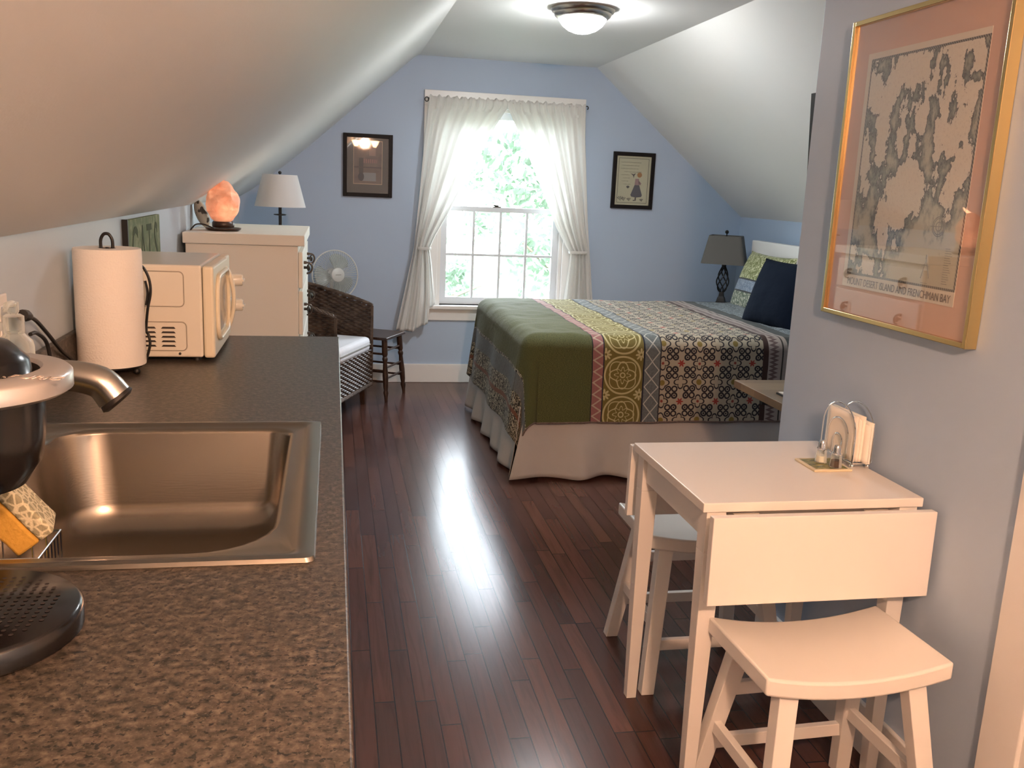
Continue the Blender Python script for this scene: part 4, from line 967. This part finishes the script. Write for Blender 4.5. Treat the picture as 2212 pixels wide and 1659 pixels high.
# stool table (joint stool)
st = thing('side_table', 'small dark wooden stool table with turned legs between chair and window', 'side table', (.27, 6.055, 0), math.radians(64))
hx, hy = .145, .145
bm = B(-hx-.02, hx+.02, -hy-.01, hy+.02, .405, .423); obj('top', bm, M['dwood'], st, smooth=False, bevel=.004)
turn = [(.010, 0), (.012, .03), (.018, .06), (.013, .075), (.017, .10), (.019, .17), (.013, .26), (.018, .275), (.018, .285), (.013, .295), (.019, .31), (.019, .405)]
for i in (-1, 1):
    for j in (-1, 1):
        bm = bmesh.new(); lathe(bm, turn, n=14)
        for v_ in bm.verts: v_.co.x += i*(hx-.02+.03*(1-v_.co.z/.405)); v_.co.y += j*(hy-.02+.03*(1-v_.co.z/.405))
        obj('leg', bm, M['dwood'], st)
for zz_, w_ in ((.15, .143), (.22, .138), (.33, .13)):
    for s_ in (-1, 1):
        bm = bmesh.new(); tube(bm, [(-w_, s_*w_, zz_), (w_, s_*w_, zz_)], .007, 8); obj('rung', bm, M['dwood'], st)
        bm = bmesh.new(); tube(bm, [(s_*w_, -w_, zz_-.02), (s_*w_, w_, zz_-.02)], .007, 8); obj('rung', bm, M['dwood'], st)
# fan
fn_ = thing('pedestal_fan', 'white round electric fan standing behind the wicker armchair', 'fan', (-.005, 6.25, 0), math.radians(24))
bm = bmesh.new(); lathe(bm, [(0, 0), (.13, 0), (.13, .01), (.05, .03), (.014, .04), (.012, .62), (0, .62)], n=32); obj('stand', bm, M['fanw'], fn_)
FM = Matrix.Translation((0, -.045, .785)) @ Matrix.Rotation(PI/2-.1, 4, 'X')
def fadd(bm): bmesh.ops.transform(bm, verts=bm.verts, matrix=FM); return bm
bm = bmesh.new(); lathe(bm, [(0, -.10), (.035, -.10), (.045, -.07), (.045, -.02), (0, -.02)], n=24); tube(bm, [(0, 0, -.07), (0, -.16, -.06)], .014, 8); obj('motor', fadd(bm), M['fanw'], fn_)
bm = bmesh.new(); FR = .163
tube(bm, [(FR*math.cos(k*PI/24), FR*math.sin(k*PI/24), .0) for k in range(48)], .0045, 6, closed=True)
for k in range(60):
    a = k*2*PI/60; tube(bm, [(.045*math.cos(a), .045*math.sin(a), .045), (.11*math.cos(a), .11*math.sin(a), .038), (FR*math.cos(a), FR*math.sin(a), 0)], .0013, 4)
    tube(bm, [(.04*math.cos(a), .04*math.sin(a), -.045), (.11*math.cos(a), .11*math.sin(a), -.038), (FR*math.cos(a), FR*math.sin(a), 0)], .0013, 4)
obj('guard', fadd(bm), M['fanw'], fn_)
for k in range(3):
    def bl_(u_, v_, k=k):
        a = k*2*PI/3+1.2+(u_-.5)*(1.25+.2*v_); rr = .03+v_*.112*(1-.25*(2*u_-1)**4); return Vector((rr*math.cos(a), rr*math.sin(a), -.012+.03*(u_-.5)))
    bm = grid(bl_, 10, 8); bmesh.ops.transform(bm, verts=bm.verts, matrix=FM); o = obj('blade', bm, M['blade'], fn_); o.modifiers.new('solid', 'SOLIDIFY').thickness = .002
bm = bmesh.new(); lathe(bm, [(0, .052), (.04, .051), (.046, .047), (.046, .040), (0, .04)], n=32); hb = obj('hub_badge', fadd(bm), M['fanw'], fn_)
bm = B(-.02, .02, -.002, .002, .0521, .0526); obj('hub_mark', fadd(bm), M['greyink'], hb, smooth=False)

# ------------------------------------------------------------------ drop leaf table
tb = thing('drop_leaf_table', 'small white drop-leaf table with both leaves folded down by the partition wall', 'table', (1.072, 2.012, 0))
TX0, TX1, TY0, TY1 = -.269, .273, -.222, .265
bm = B(TX0, TX1, TY0, TY1, .718, .74); obj('tabletop', bm, M['white'], tb, smooth=False, bevel=.002)
bm = bmesh.new(); box(bm, TX0+.022, TX0+.040, TY0+.03, TY1-.03, .645, .718); box(bm, TX1-.04, TX1-.022, TY0+.03, TY1-.03, .645, .718); box(bm, TX0+.04, TX1-.04, TY0+.055, TY0+.073, .645, .718); box(bm, TX0+.04, TX1-.04, TY1-.073, TY1-.055, .645, .718); obj('apron', bm, M['white'], tb, smooth=False)
for i, j in ((-1, -1), (1, -1), (-1, 1), (1, 1)):
    x_ = TX0+.034 if i < 0 else TX1-.034; y_ = TY0+.026 if j < 0 else TY1-.034
    bm = bmesh.new(); taper(bm, (x_+i*.004*-1*-1, y_-j*.0, 0), (.014, .014), (x_, y_, .62), (.023, .022)); taper(bm, (x_, y_, .62), (.023, .022), (x_, y_, .718), (.023, .022)); obj('leg', bm, M['white'], tb, smooth=False, bevel=.0015)
def leaf(y_, ang, nm='leaf'):
    bm = B(TX0+.002, TX1, -.011, .011, -.207, -.004); o = obj('drop_leaf', bm, M['white'], tb, smooth=False, bevel=.002)
    o.location = (0, y_, .735-.006); o.rotation_euler = (ang, 0, 0); return o
leaf(TY0-.043, -.02); leaf(TY1+.030, .02)
for y_ in (TY0-.003, TY1+.003):
    for x_ in (-.17, .15):
        bm = bmesh.new(); yl = y_-.034 if y_ < 0 else y_+.022; box(bm, x_-.03, x_+.03, min(y_, yl), max(y_, yl), .7135, .7165); tube(bm, [(x_-.03, (y_+yl)/2, .714), (x_+.03, (y_+yl)/2, .714)], .0035, 8); obj('hinge', bm, M['nickel'], tb)
# stools
def stool(lab, x_, y_, rz):
    t = thing('saddle_stool', lab, 'stool', (x_, y_, 0), rz, 'white saddle stools at the drop-leaf table')
    wx, wy = .216, .138
    def top(a): return .440+.026*(a/wx)**2
    bm = bmesh.new(); pts = [(-wx+2*wx*k/16, top(-wx+2*wx*k/16)) for k in range(17)]; bot = [(wx-2*wx*k/16, top(wx-2*wx*k/16)-.040) for k in range(17)]
    prism(bm, pts+bot, -wy, wy); obj('seat', bm, M['white'], t, bevel=.006, angle=30)
    legs = {}
    for i in (-1, 1):
        for j in (-1, 1):
            p0 = Vector((i*.200, j*.175, 0)); p1 = Vector((i*.148, j*.098, .42)); legs[i, j] = (p0, p1)
            bm = bmesh.new(); taper(bm, p0, (.019, .017), p1, (.022, .018)); obj('leg', bm, M['white'], t, smooth=False, bevel=.002)
    def at(i, j, z_): p0, p1 = legs[i, j]; return p0.lerp(p1, z_/.42)
    for j, z_ in ((-1, .135), (1, .135), (1, .29), (-1, .29)):
        if z_ == .29 and j == -1: continue
        a, b = at(-1, j, z_), at(1, j, z_); bm = B(a.x+.012, b.x-.012, a.y-.009, a.y+.009, z_-.016, z_+.016); obj('stretcher', bm, M['white'], t, smooth=False, bevel=.002)
    for i in (-1, 1):
        a, b = at(i, -1, .19), at(i, 1, .19); bm = B(a.x-.009, a.x+.009, a.y+.012, b.y-.012, .174, .206); obj('stretcher', bm, M['white'], t, smooth=False, bevel=.002)
    return t
stool('white saddle-seat stool in front of the table, nearest the camera', 1.064, 1.668, math.radians(2))
stool('white saddle-seat stool tucked behind the table on the bed side', 1.085, 2.43, 0)

# napkin holder
nh = thing('napkin_holder', 'chrome wire napkin holder with nested arches on the table', 'napkin holder', (1.318, 2.09, .74))
for xs_ in (-.026, .026):
    bm = bmesh.new()
    for w_, h_ in ((.078, .142), (.048, .102), (.020, .060)):
        pts = [(xs_, -w_, .014)]+[(xs_, -w_*math.cos(q*PI/14), .014+(h_-w_*.9)*min(1, 1)+w_*.9*math.sin(q*PI/14)) for q in range(15)]+[(xs_, w_, .014)]
        tube(bm, pts, .0019, 6)
    tube(bm, [(xs_, -.078, .014), (xs_, .078, .014)], .0019, 6); obj('arch_panel', bm, M['chrome'], nh)
bm = bmesh.new()
for y_ in (-.078, -.03, .03, .078): tube(bm, [(-.026, y_, .014), (.026, y_, .014)], .0019, 6)
obj('base_wires', bm, M['chrome'], nh)
for i in (-1, 1):
    for j in (-1, 1): bm = bmesh.new(); ball(bm, (i*.022, j*.072, .0065), .0065); obj('ball_foot', bm, M['chrome'], nh)
nk = thing('napkins', 'stack of white paper napkins held in the chrome wire holder', 'napkins', (1.318, 2.09, .757))
for k in range(5):
    bm = bmesh.new()
    def nf(u_, v_, k=k):
        return Vector((-.017+k*.0085+.003*math.sin(u_*3+k), -.072+u_*.140+(.012 if k > 2 else 0)*0+(-.02*(k > 2)), v_*(.118-.012*(k > 2)-.02*abs(u_-.5)*(k % 2))))
    bm = grid(nf, 8, 8); o = obj('folded_napkin', bm, M['napkin'], nk); o.modifiers.new('solid', 'SOLIDIFY').thickness = .006
# tile + shakers
tt = thing('tile_trivet', 'square painted green tile with cream edge under the salt and pepper shakers', 'trivet', (1.232, 2.045, .74))
bm = B(-.052, .052, -.052, .052, 0, .006); obj('tile', bm, M['tile'], tt, smooth=False, bevel=.002)
for x_, y_, m_, lab in ((1.232, 2.058, M['saltw'], 'glass salt shaker with chrome top on the tile, farther one with white salt'), (1.248, 2.014, M['pepper'], 'glass pepper shaker with chrome top on the tile, nearer one with dark pepper')):
    t = thing('shaker', lab, 'shaker', (x_, y_, .7465), 0, 'salt and pepper shakers')
    bm = bmesh.new(); lathe(bm, [(0, 0), (.0155, 0), (.0155, .004), (.0125, .034), (0, .034)], n=8); obj('glass_body', bm, M['clearplastic'], t, smooth=False)
    bm = bmesh.new(); lathe(bm, [(0, .002), (.0135, .002), (.0125, .018), (0, .018)], n=12); obj('contents', bm, m_, t)
    bm = bmesh.new(); lathe(bm, [(.0125, .034), (.013, .036), (.010, .042), (.0105, .050), (.007, .057), (0, .059)], n=16); obj('cap', bm, M['chrome'], t)

# ------------------------------------------------------------------ big framed map on the partition
mp = thing('framed_map', 'large gold-framed antique style map of an island on the partition wall', 'framed map', (XP, 2.012, 1.482))
A2, B2 = .302, .378
bm = bmesh.new()
for q_ in ((-A2, -A2+.012, -B2, B2), (A2-.012, A2, -B2, B2)): box(bm, -.030, -.001, q_[0], q_[1], q_[2], q_[3])
for q_ in ((-A2+.012, A2-.012, -B2, -B2+.012), (-A2+.012, A2-.012, B2-.012, B2)): box(bm, -.030, -.001, q_[0], q_[1], q_[2], q_[3])
obj('frame', bm, M['gold'], mp, smooth=False, bevel=.0015)
g = G('salmon_mat_board', color=(.72, .48, .37), rough=.7); M['mat'] = g.m
bm = B(-.016, -.004, -A2+.012, A2-.012, -B2+.012, B2-.012); obj('mat_board', bm, M['mat'], mp, smooth=False)
# map paper; in object space: y runs to the right edge negative -> u = -y
g = G('engraved_map_print', rough=.7); ox, oy, oz = g.sep(g.co()); U = (0.0-oy)/.438+.5; Vv = (oz)/.54+.5
nz = g.noise(g.comb(U, Vv), 9, 5, .62); nz2 = g.noise(g.comb(U*1.0, Vv*.6, 3.0), 22, 4, .7)
fld = None
# land blobs: (u, v, ru, rv)
blobs = [(.47, .40, .17, .14), (.40, .30, .13, .08), (.30, .27, .09, .08), (.15, .88, .22, .14), (.45, .88, .25, .12), (.80, .88, .22, .16), (.20, .68, .07, .22), (.38, .66, .05, .10), (.55, .72, .06, .10), (.50, .60, .07, .05),
         (.80, .66, .14, .12), (.72, .55, .03, .12), (.92, .50, .07, .13), (.85, .42, .05, .10), (.05, .55, .05, .15), (.10, .40, .03, .05), (.33, .17, .06, .05), (.20, .04, .08, .05), (.05, .10, .05, .04), (.35, .05, .02, .03), (.45, .18, .03, .03)]
for (a, b, c_, d_) in blobs:
    q_ = g.hyp((U-a)/c_, (Vv-b)/d_)*min(c_, d_)-min(c_, d_)
    fld = q_ if fld is None else fld.min(q_)
for (a, b, c_, d_) in [(.10, .97, .10, .025), (.16, .90, .03, .06), (.50, .80, .05, .035), (.42, .74, .02, .06), (.58, .93, .015, .04), (.66, .90, .02, .05), (.86, .90, .03, .07), (.93, .84, .05, .02), (.70, .84, .015, .04), (.62, .66, .03, .06), (.34, .80, .025, .04), (.78, .76, .012, .04)]:
    q_ = g.hyp((U-a)/c_, (Vv-b)/d_)*min(c_, d_)-min(c_, d_)
    fld = fld.max((0.0-q_)+.0)
fld = fld+(nz-.5)*.16+(nz2-.5)*.15
land = g.mix(g.sm(g.noise(g.comb(U, Vv), 60, 4, .8), .5, .75), (.80, .75, .64), (.58, .53, .45))
water = g.ramp(g.sm(fld, 0.0, .060), (0, (.13, .14, .12)), (.45, (.33, .33, .27)), (1, (.56, .55, .43)))
c = g.mix(fld < 0.0, water, land)
c = g.mix(fld.abs() < .004, c, (.06, .06, .055))
bord = (U < .012) | (U > .988) | (Vv < .010) | (Vv > .990)
dash = (((U+Vv)*60.0).fract() < .5)
c = g.mix(bord, c, g.mix(dash, (.05, .05, .05), (.3, .28, .24)))
g.set(color=c); M['mapm'] = g.m
bm = B(-.018, -.0165, -.228, .228, -.302, .286); pp = obj('map_paper', bm, G('map_paper_cream', color=(.80, .74, .62), rough=.7).m, mp, smooth=False); pp.location = (0, .0, .005)
bm = B(-.0195, -.0185, -.219, .219, -.27, .27); mo = obj('map_image', bm, M['mapm'], mp, smooth=False); mo.location = (0, -.010, .006)
RT = (PI/2, 0, -PI/2)
text('map_title', 'MOUNT DESERT ISLAND AND FRENCHMAN BAY', .026, M['gold_text'], mp, (-.0196, -.008, -.290), RT, .0002, width=.42)
bm = bmesh.new()
def RC(y_, z_): return (-.0199, y_, z_)
for rr in (.022, .018, .010): tube(bm, [RC(-.145+rr*math.cos(k*PI/16), -.125+rr*math.sin(k*PI/16)) for k in range(32)], .0011, 4, closed=True)
lathe(bm, [(0, 0), (.018, 0)], (0, 0, 0), 24) if False else None
for k in range(4):
    a = k*PI/2; tube(bm, [RC(-.145, -.125), RC(-.145+.029*math.cos(a), -.125+.029*math.sin(a))], .0008, 4)
tube(bm, [RC(-.118, -.20), RC(-.104, -.245)], .0011, 4); tube(bm, [RC(-.118, -.20), RC(-.134, -.243)], .0011, 4); tube(bm, [RC(-.118, -.20), RC(-.118, -.190)], .002, 5); tube(bm, [RC(-.108, -.214), RC(-.128, -.214)], .0008, 4)
for k in range(16):
    w_ = .016+.010*((k*37) % 7)/7; tube(bm, [RC(-.180, -.172-k*.0052), RC(-.180-w_, -.172-k*.0052)], .0006, 4)
for k in range(2): tube(bm, [RC(-.105, -.255-k*.008), RC(-.13, -.255-k*.008)], .0006, 4)
obj('compass_and_legend', bm, M['greyink'], mp)
bm = B(-.0225, -.0215, -A2+.012, A2-.012, -B2+.012, B2-.012); obj('glass', bm, M['pane'], mp, smooth=False)

# black frame behind the partition corner
bf = thing('hanging_frame', 'black picture frame edge just behind the partition corner', 'picture', (1.624, YP+.012, 1.562)); bf.rotation_euler = (0, -.06, 0)
bm = bmesh.new()
for q_ in ((-.252, -.225, -.16, .16), (.225, .252, -.16, .16)): box(bm, q_[0], q_[1], -.009, .016, q_[2], q_[3])
for q_ in ((-.225, .225, -.16, -.133), (-.225, .225, .133, .16)): box(bm, q_[0], q_[1], -.009, .016, q_[2], q_[3])
obj('frame', bm, M['iron'], bf, smooth=False); bm = B(-.225, .225, -.007, .0, -.133, .133); obj('print', bm, M['print2'], bf, smooth=False)
# wooden desk behind the partition
dk = thing('wooden_desk', 'wooden desk with block-patterned top beyond the partition corner', 'desk', (1.84, 2.82, 0))
bm = B(-.375, .40, -.28, .28, .712, .74); obj('desktop', bm, M['oak'], dk, smooth=False, bevel=.002)
for i in (-.22, .36):
    for j in (-.24, .14): bm = B(i-.012, i+.012, j-.012, j+.012, 0, .712); obj('leg', bm, M['iron'], dk, smooth=False)
bm = bmesh.new(); box(bm, -.33, .36, -.25, -.23, .68, .71); box(bm, -.33, .36, .13, .15, .68, .71); obj('rail', bm, M['iron'], dk, smooth=False)
t = thing('notepad', 'white paper with dark backing on the wooden desk', 'paper', (1.62, 2.80, .7402))
bm = B(-.10, .10, -.05, .06, .006, .009); obj('paper', bm, M['napkin'], t, smooth=False); bm = B(-.105, .105, -.055, .065, 0, .006); obj('backing', bm, M['blackmat'], t, smooth=False)
